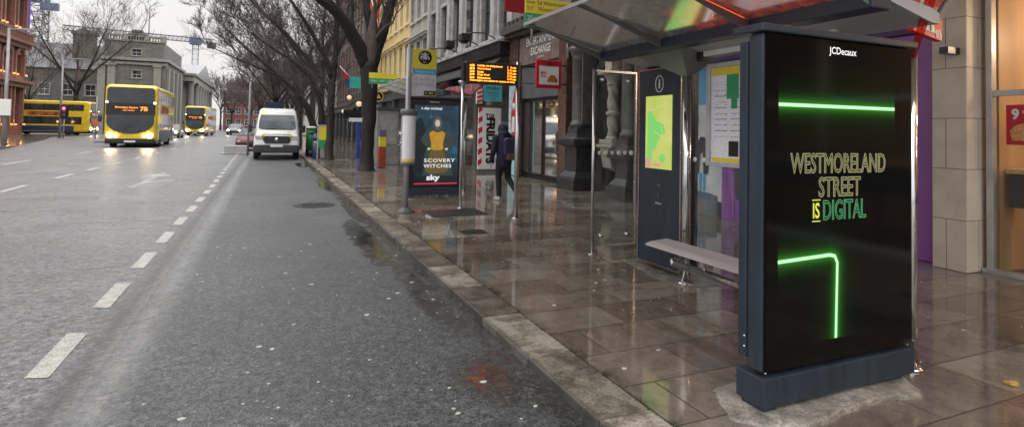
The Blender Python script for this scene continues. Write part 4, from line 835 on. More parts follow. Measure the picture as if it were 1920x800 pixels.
# ------------------------------------------------------------------ touch screen kiosk
ks = thing('digital_kiosk', 'tall dark blue information totem with a yellow-green screen under the near shelter', 'kiosk', (4.3, 5.3, 0))
q = MB(); q.box(4.2, 4.42, 4.93, 5.72, .06, 2.38); body = q.build('body', mat('kiosk black', (.014, .016, .02), .3), ks, bevel=.01)
q = MB(); q.box(4.19, 4.2-.001, 4.96, 5.70, .09, 2.35); fp = q.build('front_panel', NAVY, ks)
q = MB()
for a, b, c, d in ((4.945, 4.958, .075, 2.365), (5.702, 5.715, .075, 2.365)): q.box(4.183, 4.199, a, b, c, d)
q.box(4.183, 4.199, 4.958, 5.702, 2.353, 2.365); q.box(4.183, 4.199, 4.958, 5.702, .075, .087); q.build('front_trim', STEEL, ks)
def kscreen():
    k = NT('kiosk screen'); tcn = k.n('ShaderNodeTexCoord'); P = tcn.outputs['Object']
    c = k.ramp(k.noise(P, 2.2, 3), [(.35, (.50, .62, .12, 1)), (.7, (.75, .72, .22, 1))])
    b = k.n('ShaderNodeBsdfPrincipled'); b.inputs['Base Color'].default_value = (.01, .01, .01, 1); b.inputs['Roughness'].default_value = .1
    k.l(c, b.inputs['Emission Color']); b.inputs['Emission Strength'].default_value = .5; k.l(b.outputs[0], k.out.inputs['Surface']); return k.m
q = MB(); q.box(4.178, 4.189, 5.1, 5.57, 1.19, 2.04); sc_ = q.build('screen', kscreen(), ks)
GE = emis('screen green', (.22, .7, .16), .5); OE = emis('screen pink', (.8, .4, .3), .45)
q = MB(); q.box(4.174, 4.177, 5.44, 5.53, 1.26, 1.86); q.prism([(5.44, 1.4), (5.44, 1.84), (5.36, 1.74), (5.24, 1.72), (5.2, 1.62), (5.3, 1.56), (5.38, 1.42)], 4.174, 4.177, 'x'); q.lathe((4.177, 5.25, 1.32), [(.05, 0), (.05, -.003)], 14, 'x'); q.build('green_graphic', GE, sc_)
q = MB()
for (y_, z_, y2, z2) in ((5.12, 1.95, 5.5, 1.86), (5.14, 1.5, 5.4, 1.62), (5.2, 2.0, 5.3, 1.35), (5.35, 2.02, 5.22, 1.4), (5.12, 1.72, 5.3, 1.78), (5.12, 1.4, 5.42, 1.34)):
    q.prism([(y_, z_), (y2, z2), (y2, z2+.01), (y_, z_+.01)], 4.1705, 4.1735, 'x')
q.build('map_street', emis('map street', (.65, .75, .3), .45), sc_)
q = MB(); q.box(4.172, 4.177, 5.46, 5.56, 1.2, 1.3); q.box(4.172, 4.177, 5.28, 5.42, 1.22, 1.25); q.build('screen_button', OE, sc_)
q = MB(); q.tube([(4.187, 5.33+.07*math.cos(R(i*20)), 2.18+.095*math.sin(R(i*20))) for i in range(19)], .007, 6, cap=False); q.build('information_ring', WHITE, fp)
put_text('information_letter', 'i', (4.186, 5.33, 2.18), YD, ZU, .03, .11, WHITE, fp, bold=.02)
put_text('maker_name', 'JCDecaux', (4.186, 5.33, .79), YD, ZU, .11, .03, WHITE, fp)
q = MB(); q.box(4.182, 4.189, 5.27, 5.37, .98, 1.02); q.box(4.182, 4.189, 5.3, 5.34, .86, .92); q.build('card_slot', DGREY, fp)

# ------------------------------------------------------------------ departure display on its post
dp = thing('departure_display', 'orange dot matrix departure board on a steel post in the wet pavement', 'departure board', (4.2, 9.37, 0))
q = MB(); q.tube([(4.2, 9.42, 0), (4.2, 9.42, 2.86)], .042, 16); q.lathe((4.2, 9.42, 0), [(.075, .001), (.075, .012), (.05, .02)], 18); q.build('post', STEEL, dp)
q = MB(); q.box(3.16, 4.155, 9.32, 9.5, 2.42, 2.80); q.box(3.10, 3.157, 9.36, 9.46, 2.46, 2.78); hd = q.build('housing', mat('charcoal housing', (.02, .02, .022), .4), dp, bevel=.012)
q = MB(); q.box(3.19, 4.12, 9.312, 9.3195, 2.45, 2.77); q.build('display_face', BLACKG, dp)
LED = emis('orange led', (1, .22, .013), 3.2); LEDD = emis('orange led dim', (1, .25, .02), 1.2)
rows = [('66B', 'Leixlip via Ballydowd', '1   5 min'), ('83', 'Quarry Road', '2 11 min'), ('25', 'Lucan', '2 15 min'), ('39', 'Ongar Road', '3 16 min'), ('26', 'Palmerstown', '3 19 min')]
for i, (a, b, c) in enumerate(rows):
    z = 2.735-i*.053
    for s_, xx, w_ in ((a, 3.26, .09), (b, 3.36+.0112*len(b), .0225*len(b)), (c, 4.02, .17)):
        put_text('led_text', s_, (xx, 9.309, z), XU, ZU, w_, .036, LED, dp, bold=.035)
put_text('led_text', 'Passengers are asked to queue at stop', (3.655, 9.309, 2.472), XU, ZU, .86, .034, LED, dp, bold=.04)
# ------------------------------------------------------------------ stop pole
sp_ = thing('bus_stop_pole', 'grey stop pole with yellow flag and cylindrical timetable case', 'bus stop pole', (2.44, 10.7, 0))
PG = mat('pole grey', (.34, .33, .36), .35, .2)
q = MB(); q.tube([(2.46, 10.7, .05), (2.46, 10.7, 3.16)], .05, 18); q.build('pole', PG, sp_)
q = MB(); q.lathe((2.46, 10.7, 0), [(.19, .001), (.19, .012), (.1, .06), (.07, .09), (.055, .1)], 24); q.build('base', mat('cast grey base', (.07, .07, .07), .5), sp_)
q = MB(); q.lathe((2.48, 10.7, .93), [(.135, 0), (.14, .03), (.14, .96), (.135, 1.0)], 28); cs = q.build('timetable_case', PG, sp_)
q = MB(); q.lathe((2.48, 10.7, 1.86), [(.165, 0), (.165, .09), (.15, .11)], 28); q.lathe((2.48, 10.7, .9), [(.12, 0), (.15, .03)], 28); q.build('case_rim', mat('rim grey', (.13, .13, .14), .4), cs)
def cyl_sheet(mb, c, r, a0, a1, z0, z1, n=10):
    for i in range(n):
        a, b = R(a0+(a1-a0)*i/n), R(a0+(a1-a0)*(i+1)/n); mb.quad((c[0]+r*math.cos(a), c[1]+r*math.sin(a), z0), (c[0]+r*math.cos(b), c[1]+r*math.sin(b), z0), (c[0]+r*math.cos(b), c[1]+r*math.sin(b), z1), (c[0]+r*math.cos(a), c[1]+r*math.sin(a), z1))
q = MB(); cyl_sheet(q, (2.48, 10.7), .143, 205, 325, 1.0, 1.84); q.build('timetable', MATS['printed paper'], cs, recalc=False)
q = MB(); cyl_sheet(q, (2.48, 10.7), .1445, 205, 325, .97, 1.02); q.build('yellow_band', YELS, cs, recalc=False)
q = MB(); q.box(2.53, 3.0, 10.68, 10.72, 2.76, 3.15); fl = q.build('flag', YELS, sp_, bevel=.004)
q = MB(); q.box(2.53, 3.0, 10.682, 10.718, 2.66, 2.757); q.build('blue_band', CYAN, fl)
q = MB(); q.box(2.53, 3.0, 10.684, 10.716, 2.24, 2.657); q.build('white_field', mat('cool white film', (.58, .56, .62), .4), fl)
q = MB(); q.lathe((2.765, 10.68, 2.99), [(.135, 0), (.135, -.004)], 28, 'y'); ro = q.build('roundel', BLACKP, fl)
q = MB()
for cx_, cz_ in ((-.05, -.02), (.05, -.02)): q.tube([(2.765+cx_+.03*math.cos(R(a)), 10.672, 2.99+cz_+.03*math.sin(R(a))) for a in range(-60, 241, 30)], .009, 6)
for sgn in (-1, 1):
    q.tube([(2.765+sgn*.065, 10.672, 3.055), (2.765+sgn*.03, 10.672, 3.02), (2.765, 10.672, 3.07)], .009, 6); q.tube([(2.765+sgn*.01, 10.672, 3.03), (2.765+sgn*.012, 10.672, 2.95)], .008, 6)
q.build('emblem', WHITE, ro)
put_text('lettering', 'BUS', (2.765, 10.674, 2.895), XU, ZU, .06, .025, WHITE, ro)
put_text('lettering', 'Westmoreland St', (2.765, 10.679, 2.708), XU, ZU, .36, .04, WHITE, fl)
for i, s_ in enumerate(('25 : 25a : 25b : 26', '66 : 66a : 66b : 67')): put_text('lettering', s_, (2.765, 10.681, 2.56-i*.1), XU, ZU, .38, .035, mat('print grey', (.2, .2, .24), .5), fl)
q = MB(); q.box(2.76, 2.99, 10.676, 10.683, 2.25, 2.34); q.build('black_label', BLACKP, fl); put_text('lettering', '1 80', (2.87, 10.674, 2.295), XU, ZU, .15, .045, YELS, fl)

# ------------------------------------------------------------------ poster panel on the farther shelter
pp = thing('poster_panel', 'black poster case with teal and yellow printed poster on the farther shelter', 'advertising panel', (3.65, 13.05, 0))
q = MB(); q.box(2.94, 4.33, 12.98, 13.12, .24, 2.3); q.box(2.92, 4.36, 12.95, 13.14, 2.303, 2.36); q.build('case', BLACKP, pp, bevel=.01)
q = MB(); q.box(2.96, 4.34, 12.95, 13.13, .04, .237); q.build('plinth', NAVY, pp, bevel=.008)
def poster():
    k = NT('lit poster'); tcn = k.n('ShaderNodeTexCoord'); P = tcn.outputs['Object']; sp = k.n('ShaderNodeSeparateXYZ'); k.l(P, sp.inputs[0])
    n1 = k.noise(P, 2.4, 6, .65, .6); c = k.ramp(n1, [(.3, (.002, .006, .012, 1)), (.55, (.005, .028, .05, 1)), (.78, (.03, .2, .3, 1))])
    up = k.ramp(sp.outputs[2], [(.45, .12), (1.0, 1.0)]); c = k.mix(1, c, up, 'MULTIPLY')
    b = k.n('ShaderNodeBsdfPrincipled'); b.inputs['Base Color'].default_value = (.01, .012, .015, 1); b.inputs['Roughness'].default_value = .12
    k.l(c, b.inputs['Emission Color']); b.inputs['Emission Strength'].default_value = .8; k.l(b.outputs[0], k.out.inputs['Surface']); return k.m
q = MB(); q.box(3.15, 4.22, 12.968, 12.977, .3, 2.16); pt = q.build('poster', poster(), pp)
def pe(name, col, st=.3): return mat(name, tuple(x*.4 for x in col), .3, emit=col, estr=st, var=.35, scale=9)
yq = 12.9665
FIG = [('poster_shadow_figure', pe('poster dark', (.012, .018, .024)), [(3.16, .55), (3.4, .55), (3.4, 1.0), (3.5, 1.3), (3.46, 1.5), (3.4, 1.62), (3.36, 1.78), (3.3, 1.86), (3.22, 1.84), (3.17, 1.72)]),
       ('poster_cloak', pe('poster grey', (.05, .07, .065)), [(3.36, .5), (4.12, .5), (4.04, .8), (3.98, 1.1), (4.12, 1.22), (4.16, 1.34), (4.06, 1.5), (3.9, 1.6), (3.82, 1.66), (3.58, 1.66), (3.48, 1.6), (3.38, 1.48), (3.3, 1.36), (3.36, 1.25), (3.46, 1.16), (3.42, .85)]),
       ('poster_yellow_top', pe('poster yellow', (.6, .32, .03), .34), [(3.5, 1.5), (3.58, 1.56), (3.7, 1.52), (3.82, 1.56), (3.9, 1.5), (3.87, 1.38), (3.84, 1.25), (3.86, 1.14), (3.8, 1.1), (3.6, 1.1), (3.54, 1.14), (3.56, 1.25), (3.53, 1.38)]),
       ('poster_yellow_skirt', pe('poster ochre', (.2, .14, .04), .25), [(3.54, 1.09), (3.86, 1.09), (3.98, .62), (3.88, .55), (3.52, .55), (3.42, .62)])]
for i, (nm, m_, P_) in enumerate(FIG): q = MB(); q.prism(P_, yq-.002-.0012*i, yq-.0008-.0012*i, 'y'); q.build(nm, m_, pt)
q = MB(); q.prism([(3.7+.115*math.cos(R(a)), 1.73+.165*math.sin(R(a))) for a in range(0, 360, 20)], yq-.008, yq-.0065, 'y'); q.build('poster_hood', pe('poster hood', (.1, .12, .12)), pt)
q = MB(); q.prism([(3.7+.06*math.cos(R(a)), 1.74+.085*math.sin(R(a))) for a in range(0, 360, 20)], yq-.01, yq-.0085, 'y'); q.build('poster_head', pe('poster skin', (.42, .34, .29), .7), pt)
q = MB()
for hx in (3.5, 3.93): q.prism([(hx+.04*math.cos(R(a)), 1.13+.03*math.sin(R(a))) for a in range(0, 360, 30)], yq-.0085, yq-.0075, 'y')
q.build('poster_hand', MATS['poster skin'], pt)
q = MB(); q.prism([(3.655, 1.755), (3.685, 1.755), (3.685, 1.765), (3.655, 1.765)], yq-.011, yq-.0102, 'y'); q.prism([(3.715, 1.755), (3.745, 1.755), (3.745, 1.765), (3.715, 1.765)], yq-.011, yq-.0102, 'y'); q.prism([(3.68, 1.69), (3.72, 1.69), (3.715, 1.698), (3.685, 1.698)], yq-.011, yq-.0102, 'y'); q.build('poster_face_mark', MATS['poster dark'], pt)
q = MB(); q.box(3.16, 4.21, yq-.003, yq-.001, .30, .325); q.build('poster_foot_line', emis('poster red line', (.5, .02, .06), .8), pt)
PW = emis('poster white', (.9, .9, .9), .5); yt = yq-.011
put_text('lettering', 'a sky original', (3.55, yt, 2.08), XU, ZU, .5, .08, PW, pt, bold=.02)
put_text('lettering', 'SCOVERY', (3.77, yt, .86), XU, ZU, .76, .085, PW, pt, bold=.02, spacing=1.15)
put_text('lettering', 'WITCHES', (3.72, yt, .73), XU, ZU, .68, .085, PW, pt, bold=.02, spacing=1.15)
put_text('lettering', 'sky', (3.62, yt, .44), XU, ZU, .33, .17, PW, pt, bold=.04)
put_text('maker_name', 'JCDecaux', (3.62, 12.97, 2.24), XU, ZU, .24, .045, WHITE, pp, bold=.02)
# tall steel pole standing by the farther shelter
q = MB(); q.tube([(3.66, 11.0, 0), (3.66, 11.0, 2.5)], .034, 12); q.lathe((3.66, 11, 2.5), [(.04, 0), (.1, .07), (.1, .1)], 14); q.lathe((3.66, 11, 0), [(.07, .001), (.07, .012)], 14)
tag(q.build('steel_post', STEEL, loc=(3.66, 11, 0)), 'slim steel post with flared top right of the teal poster panel', 'post')

# ------------------------------------------------------------------ shop signs along the pavement
rb = thing('blade_sign', 'red framed blade sign with a pizza picture beside the exchange shop fascia', 'sign', (7.6, 14.7, 3.3))
q = MB(); q.box(7.08, 7.9, 14.6, 14.7, 2.86, 3.68); q.build('box', RED, rb, bevel=.02)
q = MB(); q.box(7.17, 7.81, 14.59, 14.598, 2.96, 3.5); wp = q.build('picture', WHITE, rb)
q = MB(); q.prism([(7.42, 3.04), (7.77, 3.04), (7.76, 3.14), (7.66, 3.24), (7.56, 3.25), (7.46, 3.16)], 14.584, 14.589, 'y'); q.build('pizza_picture', mat('pizza colours', (.4, .14, .03), .5, var=.7, scale=28), wp)
put_text('lettering', 'MEAL', (7.31, 14.587, 3.3), XU, ZU, .2, .08, RED, wp, bold=.03)
put_text('lettering', 'DEAL', (7.31, 14.587, 3.2), XU, ZU, .2, .06, RED, wp, bold=.03)
q = MB(); q.prism([(7.35, 3.5), (7.65, 3.5), (7.62, 3.6), (7.5, 3.65), (7.38, 3.6)], 14.585, 14.597, 'y'); q.build('top_emblem', mat('dull crimson', (.2, .02, .03), .5), rb)
q = MB(); q.tube([(7.9, 14.65, 3.55), (8.2, 14.65, 3.55)], .025, 8); q.tube([(7.9, 14.65, 3.0), (8.2, 14.65, 3.0)], .025, 8); q.build('bracket', BLACKP, rb)
ts = thing('teal_sign', 'small teal hanging sign with dark writing under the departure board', 'sign', (6.3, 16, 2.7))
q = MB(); q.box(5.98, 6.6, 16.0, 16.04, 2.48, 2.97); q.build('board', mat('teal sign', (.08, .42, .48), .4), ts, bevel=.006)
put_text('lettering', 'Wakko?', (6.29, 15.998, 2.89), XU, ZU, .46, .1, INK, ts, bold=.02)
put_text('lettering', 'Hairdressing\n& Waxing\nStudio', (6.29, 15.998, 2.66), XU, ZU, .4, .24, INK, ts, align='CENTER')
q = MB(); q.tube([(6.29, 16.02, 2.97), (6.29, 16.02, 3.1), (8.3, 16.02, 3.1)], .014, 6); q.build('bracket', DGREY, ts)
bp_ = thing('barber_pole', 'short red and white striped barber sign left of the teal sign', 'barber pole', (5.85, 16, 2.65))
q = MB(); q.box(5.77, 5.95, 15.98, 16.08, 2.4, 2.92); q.build('core', WHITE, bp_)
q = MB()
for i in range(4): q.prism([(5.768, 2.42+i*.13), (5.952, 2.48+i*.13), (5.952, 2.54+i*.13), (5.768, 2.48+i*.13)], 15.972, 15.979, 'y')
q.build('stripe', RED, bp_); q = MB(); q.tube([(5.86, 16.03, 2.92), (5.86, 16.03, 3.1), (6.2, 16.03, 3.1)], .012, 6); q.build('bracket', DGREY, bp_)
tg = thing('restaurant_banner', 'white upright banner with black TGI FRIDAYS lettering and red stripes beside the walking person', 'banner', (7.9, 20, 0))
q = MB(); q.box(7.3, 8.22, 20, 20.06, .12, 2.45); q.build('board', WHITE, tg)
q = MB()
for i in range(6): q.prism([(7.302, .25+i*.4), (7.46, .35+i*.4), (7.46, .55+i*.4), (7.302, .45+i*.4)], 19.993, 19.999, 'y')
q.build('stripe', RED, tg)
put_text('lettering', 'FRIDAYS', (7.8, 19.99, 1.2), (0, 0, -1), XU, 1.75, .36, BLACKP, tg, bold=.05)
put_text('lettering', 'TGI', (7.75, 19.99, 2.15), XU, ZU, .34, .15, BLACKP, tg, bold=.04)
wc_ = thing('white_hanging_sign', 'small white hanging sign above the departure board', 'sign', (5.3, 17.5, 4))
q = MB(); q.box(5.6, 6.45, 17.0, 17.05, 3.38, 3.6); q.build('board', WHITE, wc_); q = MB(); q.tube([(5.7, 17.02, 3.6), (5.7, 17.02, 3.75), (8.3, 17.02, 3.75), (8.3, 17.02, 3.2)], .03, 6); q.build('bracket', BLACKP, wc_)
te = thing('teal_shop_sign', 'teal rectangular hanging shop sign just left of the nearest tree trunk', 'sign', (4.8, 35, 4.3))
q = MB(); q.box(4.45, 5.3, 35, 35.05, 3.98, 4.68); q.build('board', mat('bright teal sign', (.05, .42, .36), .4), te); q = MB(); q.box(4.25, 4.44, 35, 35.04, 4.0, 4.5); q.build('side_panel', mat('blue sign', (.03, .06, .3), .4), te); q = MB(); q.tube([(4.3, 35.06, 4.7), (8.3, 35.06, 4.7)], .03, 6); q.build('bracket', DGREY, te)
rn = thing('round_sign', 'round black and gold hanging sign between tree trunk and farther shelter', 'sign', (4.3, 24, 2.9))
q = MB(); q.lathe((4.25, 24, 2.92), [(.24, 0), (.24, .05)], 24, 'y'); q.build('disc', BLACKP, rn); q = MB(); q.tube([(4.25+.2*math.cos(R(a)), 23.99, 2.92+.2*math.sin(R(a))) for a in range(0, 361, 20)], .022, 6); q.prism([(4.15, 2.85), (4.35, 2.85), (4.25, 3.02)], 23.98, 23.99, 'y'); q.build('gold_ring', mat('warm gold', (.6, .42, .15), .4), rn); q = MB(); q.tube([(4.25, 24.02, 3.16), (4.25, 24.02, 3.3), (8.3, 24.02, 3.3)], .02, 6); q.build('bracket', DGREY, rn)
for i, (x, y, z, c1, lab) in enumerate(((4.9, 40, 5.3, RED, 'small red and white flag on an angled pole above the teal shop sign'), (8.0, 44, 9.0, mat('faded orange red cloth', (.42, .06, .04), .7), 'tall faded orange red flag between the limbs of the nearest tree'))):
    f_ = thing('flag', lab, 'flag', (x, y, z)); q = MB()
    if i == 0:
        q.tube([(x+.7, y, z-.8), (x-.5, y, z+.5)], .03, 6); q.build('flag_pole', WHITE, f_); q = MB(); q.add([(x-.5, y-.02, z+.4), (x+.3, y-.02, z-.4), (x+.25, y+.1, z-1.0), (x-.1, y, z-.5)], [(0, 1, 2, 3)]); q.build('cloth', c1, f_)
    else:
        q.tube([(8.35, y, 7.2), (6.9, y, 12)], .04, 6); q.build('flag_pole', WHITE, f_)
        q = MB(); n_ = 8; vs = [(6.9+.08*math.sin(k*1.1+j)+j*.42, y+.12*math.sin(k+j*2), 11.8-k*.62) for k in range(n_) for j in range(3)]; q.add(vs, [(k*3+j, k*3+j+1, k*3+j+4, k*3+j+3) for k in range(n_-1) for j in range(2)]); q.build('cloth', c1, f_)
# busy frontage beyond the tree: cafe clutter, bins
q = MB(); q.box(5.2, 5.6, 28, 28.4, 0, 1.0); q.box(5.22, 5.58, 27.98, 28.0-.001, .3, .9); tag(q.build('sandwich_board', mat('faded maroon board', (.14, .04, .05), .5), loc=(5.4, 28.2, 0), bevel=.01), 'faded maroon pavement board between the two nearest tree trunks', 'pavement board')
rc = thing('recycling_bin', 'slim red and yellow street unit right of the nearest tree trunk', 'bin', (4.45, 23.0, 0))
q = MB(); q.box(4.12, 4.4, 22.8, 23.1, 0, .85); q.build('base', mat('orange red plastic', (.3, .05, .025), .5), rc, bevel=.02); q = MB(); q.box(4.13, 4.39, 22.82, 23.08, .853, 1.25); q.build('band', YELS, rc, bevel=.01); q = MB(); q.box(4.12, 4.4, 22.8, 23.1, 1.253, 1.55); q.build('lid', mat('purple grey plastic', (.12, .11, .2), .5), rc, bevel=.02)
bl = thing('info_totem', 'blue street totem standing just left of the nearest tree trunk', 'sign', (4.4, 30.5, 0))
q = MB(); q.box(4.3, 4.5, 30.4, 30.55, 0, 1.9); q.build('column', mat('royal blue', (.03, .05, .3), .4), bl, bevel=.01); q = MB(); q.box(3.9, 4.6, 30.38, 30.57, 1.903, 2.1); q.build('head', WHITE, bl, bevel=.01)
cf = thing('cafe_lamps', 'cluster of glowing white and amber shop lamps left of the nearest tree trunk', 'lamp', (4.6, 33, 3))
q = MB(); q.ball((4.75, 33, 2.95), .17, 14, 8, (1, .6, .9)); q.ball((4.2, 33, 3.3), .13, 14, 8); q.build('amber_globe', mat('amber globe', (.6, .45, .25), .4, emit=(1, .7, .4), estr=.35), cf)
q = MB(); q.ball((4.5, 33.3, 2.0), .16, 14, 8, (1.4, .6, .5)); q.ball((3.95, 33.3, 2.5), .12, 14, 8); q.build('white_globe', mat('white globe', (.6, .6, .6), .4, emit=(1, .93, .85), estr=.25), cf); q = MB(); q.box(3.9, 4.8, 33, 33.2, 2.1, 2.6); q.tube([(4.4, 33.1, 2.3), (8.3, 33.1, 2.3)], .03, 6); q.build('bracket', BLACKP, cf)
kq = thing('pavement_cabinet', 'pale grey street cabinet behind the farther shelter', 'cabinet', (4.9, 25, 0))
q = MB(); q.box(4.35, 5.3, 24.7, 25.4, 0, 2.4); q.build('body', mat('cabinet grey', (.2, .2, .2), .5, var=.2), kq, bevel=.03); q = MB(); q.box(4.45, 5.2, 24.68, 24.699, .9, 2.2); q.build('door', mat('cabinet poster', (.26, .26, .25), .5, var=.3), kq); q = MB(); q.box(4.3, 5.35, 24.65, 25.45, 2.403, 2.5); q.build('lid', DGREY, kq)

# pillar box, bins and sign near the van
gb = thing('post_box', 'round green street box with pale cap behind the blue bin', 'post box', (2.15, 32.3, 0))
GP = mat('post green', (.03, .2, .05), .35)
q = MB(); q.lathe((2.15, 32.3, 0), [(.27, .001), (.27, .3)], 22); q.build('base', BLACKP, gb); q = MB(); q.lathe((2.15, 32.3, .3), [(.25, .003), (.25, 1.2)], 22); q.build('body', GP, gb); q = MB(); q.lathe((2.15, 32.3, 1.5), [(.3, .003), (.3, .06), (.2, .12)], 22); q.build('cap', OFFW, gb); q = MB(); q.box(2.03, 2.27, 32.03, 32.06, 1.2, 1.28); q.build('slot', BLACKP, gb)
bb = thing('litter_bin', 'dark blue litter bin between green post box and yellow-green sign', 'bin', (2.3, 30.0, 0))
q = MB(); q.lathe((2.3, 30.2, 0), [(.2, .001), (.22, .03), (.22, .95)], 20); q.build('body', mat('bin blue', (.015, .03, .08), .4), bb); q = MB(); q.lathe((2.3, 30.2, .95), [(.24, .003), (.24, .08), (.18, .26), (.02, .3)], 20); q.build('lid', mat('bin blue lid', (.02, .05, .12), .35), bb); q = MB(); cyl_sheet(q, (2.3, 30.2), .222, 200, 340, .8, .86); q.build('band', STEEL, bb, recalc=False)
ys = thing('stop_board', 'upright board, yellow above green, on grey legs by the second tree trunk', 'sign', (2.6, 29.4, 0))
q = MB(); q.box(2.32, 2.74, 29.4, 29.48, .95, 1.62); q.build('yellow_panel', YELS, ys); q = MB(); q.box(2.32, 2.74, 29.4, 29.48, .55, .947); q.build('green_panel', GRN, ys); q = MB(); q.box(2.26, 2.317, 29.38, 29.5, 0, 1.7); q.box(2.743, 2.8, 29.38, 29.5, 0, 1.7); q.box(2.317, 2.743, 29.38, 29.5, 1.623, 1.7); q.build('frame', GREY, ys, bevel=.006); q = MB(); q.box(2.4, 2.66, 29.42, 29.46, .05, .547); q.build('lower_panel', mat('scuffed panel', (.25, .25, .25), .5), ys)

# ------------------------------------------------------------------ person walking away
def remeshed(mb, name, m, parent, vox=.012, smooth=4):
    o = mb.build(name, m, parent); md = o.modifiers.new('r', 'REMESH'); md.mode = 'VOXEL'; md.voxel_size = vox; md.use_smooth_shade = True
    ms = o.modifiers.new('s', 'SMOOTH'); ms.factor = .5; ms.iterations = smooth
    dg = bpy.context.evaluated_depsgraph_get(); me = bpy.data.meshes.new_from_object(o.evaluated_get(dg)); o.modifiers.clear(); o.data = me
    me.materials.clear(); me.materials.append(m); me.name = name
    for p in me.polygons: p.use_smooth = True
    return o
def limb(q, pts, rad, n=12):
    q.tube(pts, rad, n)
    for p, r in zip(pts, rad): q.ball(p, r, 12, 8)
px0, py0 = 5.02, 12.0
per = thing('person', 'person in dark navy hooded coat and black trousers walking away beyond the departure board post', 'person', (px0, py0, 0))
J = lambda x, y, z: (px0+x, py0+y, z)
pel, chest, neck = J(0, 0, .95), J(.01, .03, 1.36), J(.0, .06, 1.5)
SKIN = mat('skin', (.4, .24, .17), .5)
hipL, kneL, ankL = J(-.09, 0, .92), J(-.1, .05, .5), J(-.11, -.02, .09)
hipR, kneR, ankR = J(.09, 0, .92), J(.13, .02, .5), J(.16, -.32, .24)
shL, elL, haL = J(-.19, .04, 1.42), J(-.26, .0, 1.12), J(-.27, .1, .87)
shR, elR, haR = J(.2, .04, 1.42), J(.27, -.04, 1.14), J(.24, .1, .95)
q = MB()
limb(q, [pel, J(0, .02, 1.15), chest, neck], [.14, .13, .145, .06]); limb(q, [shL, chest, shR], [.055, .12, .055]); limb(q, [neck, J(0, .08, 1.6)], [.055, .055])
q.ball(J(0, .09, 1.65), .1, 16, 12, (.82, 1, 1.15)); q.ball(J(0, .19, 1.635), .018, 8, 6, (1, 1.2, 1.3))                 # head, nose
for sx in (-1, 1): q.ball(J(sx*.082, .09, 1.645), .022, 8, 6, (.5, .9, 1.3))                                                # ears
limb(q, [hipL, kneL, ankL], [.085, .058, .04]); limb(q, [hipR, kneR, ankR], [.085, .058, .04]); limb(q, [ankL, J(-.12, .12, .04)], [.04, .035]); limb(q, [ankR, J(.17, -.3, .1)], [.04, .032])
limb(q, [shL, elL, haL], [.05, .04, .028]); limb(q, [shR, elR, haR], [.05, .04, .028])
for h, s in ((haL, -1), (haR, 1)):
    v = Vector(h); q.ball(v+Vector((0, .01, -.045)), .04, 10, 8, (.45, .9, 1.1))
    for i, L_ in enumerate((.06, .072, .068, .052)):
        b = v+Vector((0, -.022+i*.018, -.08)); q.tube([b, b+Vector((-s*.006, .004, -L_*.55)), b+Vector((-s*.02, .01, -L_))], [.0105, .0095, .008], 7)
    q.tube([v+Vector((0, .03, -.02)), v+Vector((-s*.01, .055, -.05)), v+Vector((-s*.015, .06, -.078))], [.013, .011, .009], 7)
remeshed(q, 'body', SKIN, per, .009, 2)
JK = mat('navy coat cloth', (.014, .014, .034), .85, var=.3, scale=14, bump=.4, bscale=40)
q = MB(); limb(q, [J(0, 0, .84), J(0, .01, 1.0), J(0, .02, 1.18), J(0, .04, 1.38)], [.15, .17, .175, .17]); limb(q, [shL, J(0, .05, 1.42), shR], [.085, .12, .085])
for pts in ((shL, elL, haL), (shR, elR, haR)): limb(q, [pts[0], pts[1], tuple(Vector(pts[2])+Vector((0, 0, .03)))], [.085, .068, .052])
q.ball(J(0, .07, 1.63), .135, 16, 12, (.92, 1, 1.08)); q.ball(J(0, .0, 1.52), .13, 14, 10, (1.1, .9, .7)); remeshed(q, 'hooded_coat', JK, per, .014, 5)
TR = mat('black trouser cloth', (.01, .01, .012), .8, var=.3, scale=12)
q = MB(); limb(q, [J(-.06, 0, .9), J(.06, 0, .9)], [.12, .12]); limb(q, [hipL, kneL, tuple(Vector(ankL)+Vector((0, 0, .02)))], [.105, .075, .058]); limb(q, [hipR, kneR, tuple(Vector(ankR)+Vector((0, 0, .02)))], [.105, .075, .058]); remeshed(q, 'trousers', TR, per, .013, 4)
SH = mat('pale trainer', (.5, .48, .42), .5)
q = MB(); q.loft([[(px0-.12+dx*w, py0-.07+yy, z) for dx, z in ((-1, .0), (1, .0), (1, .04), (.7, h), (-.7, h), (-1, .04))] for yy, w, h in ((-.02, .03, .07), (.02, .042, .1), (.1, .045, .09), (.2, .05, .065), (.27, .035, .04))]); q.build('trainer', SH, per)
q = MB(); q.loft([[(px0+.165+dx*w, py0-.4-.02*yy+z*1.0+yy*.25, .06+yy*-.1+.12*z+(.26-yy)*.75) for dx, z in ((-1, .0), (1, .0), (1, .04), (.7, h), (-.7, h), (-1, .04))] for yy, w, h in ((-.02, .03, .07), (.02, .042, .1), (.1, .045, .09), (.2, .05, .065), (.27, .035, .04))]); q.build('trainer', SH, per)
bpk = thing('backpack', 'navy backpack with tan bottom on the back of the walking person', 'backpack', (px0+.05, py0-.2, 1.15))
q = MB(); q.prism(rrect(px0-.1, px0+.21, 1.0, 1.43, .07), py0-.3, py0-.15, 'y'); q.build('bag', mat('navy bag nylon', (.02, .022, .06), .5, var=.3, scale=10), bpk, bevel=.03)
q = MB(); q.prism(rrect(px0-.04, px0+.23, .93, 1.08, .05), py0-.33, py0-.16, 'y'); q.build('tan_base', mat('tan leather', (.12, .06, .035), .5), bpk, bevel=.02)
q = MB()
for s in (-.08, .17): q.tube([(px0+s, py0-.16, 1.38), (px0+s, py0-.06, 1.52), (px0+s, py0+.1, 1.52)], .016, 6)
q.build('strap', MATS['navy bag nylon'], bpk)

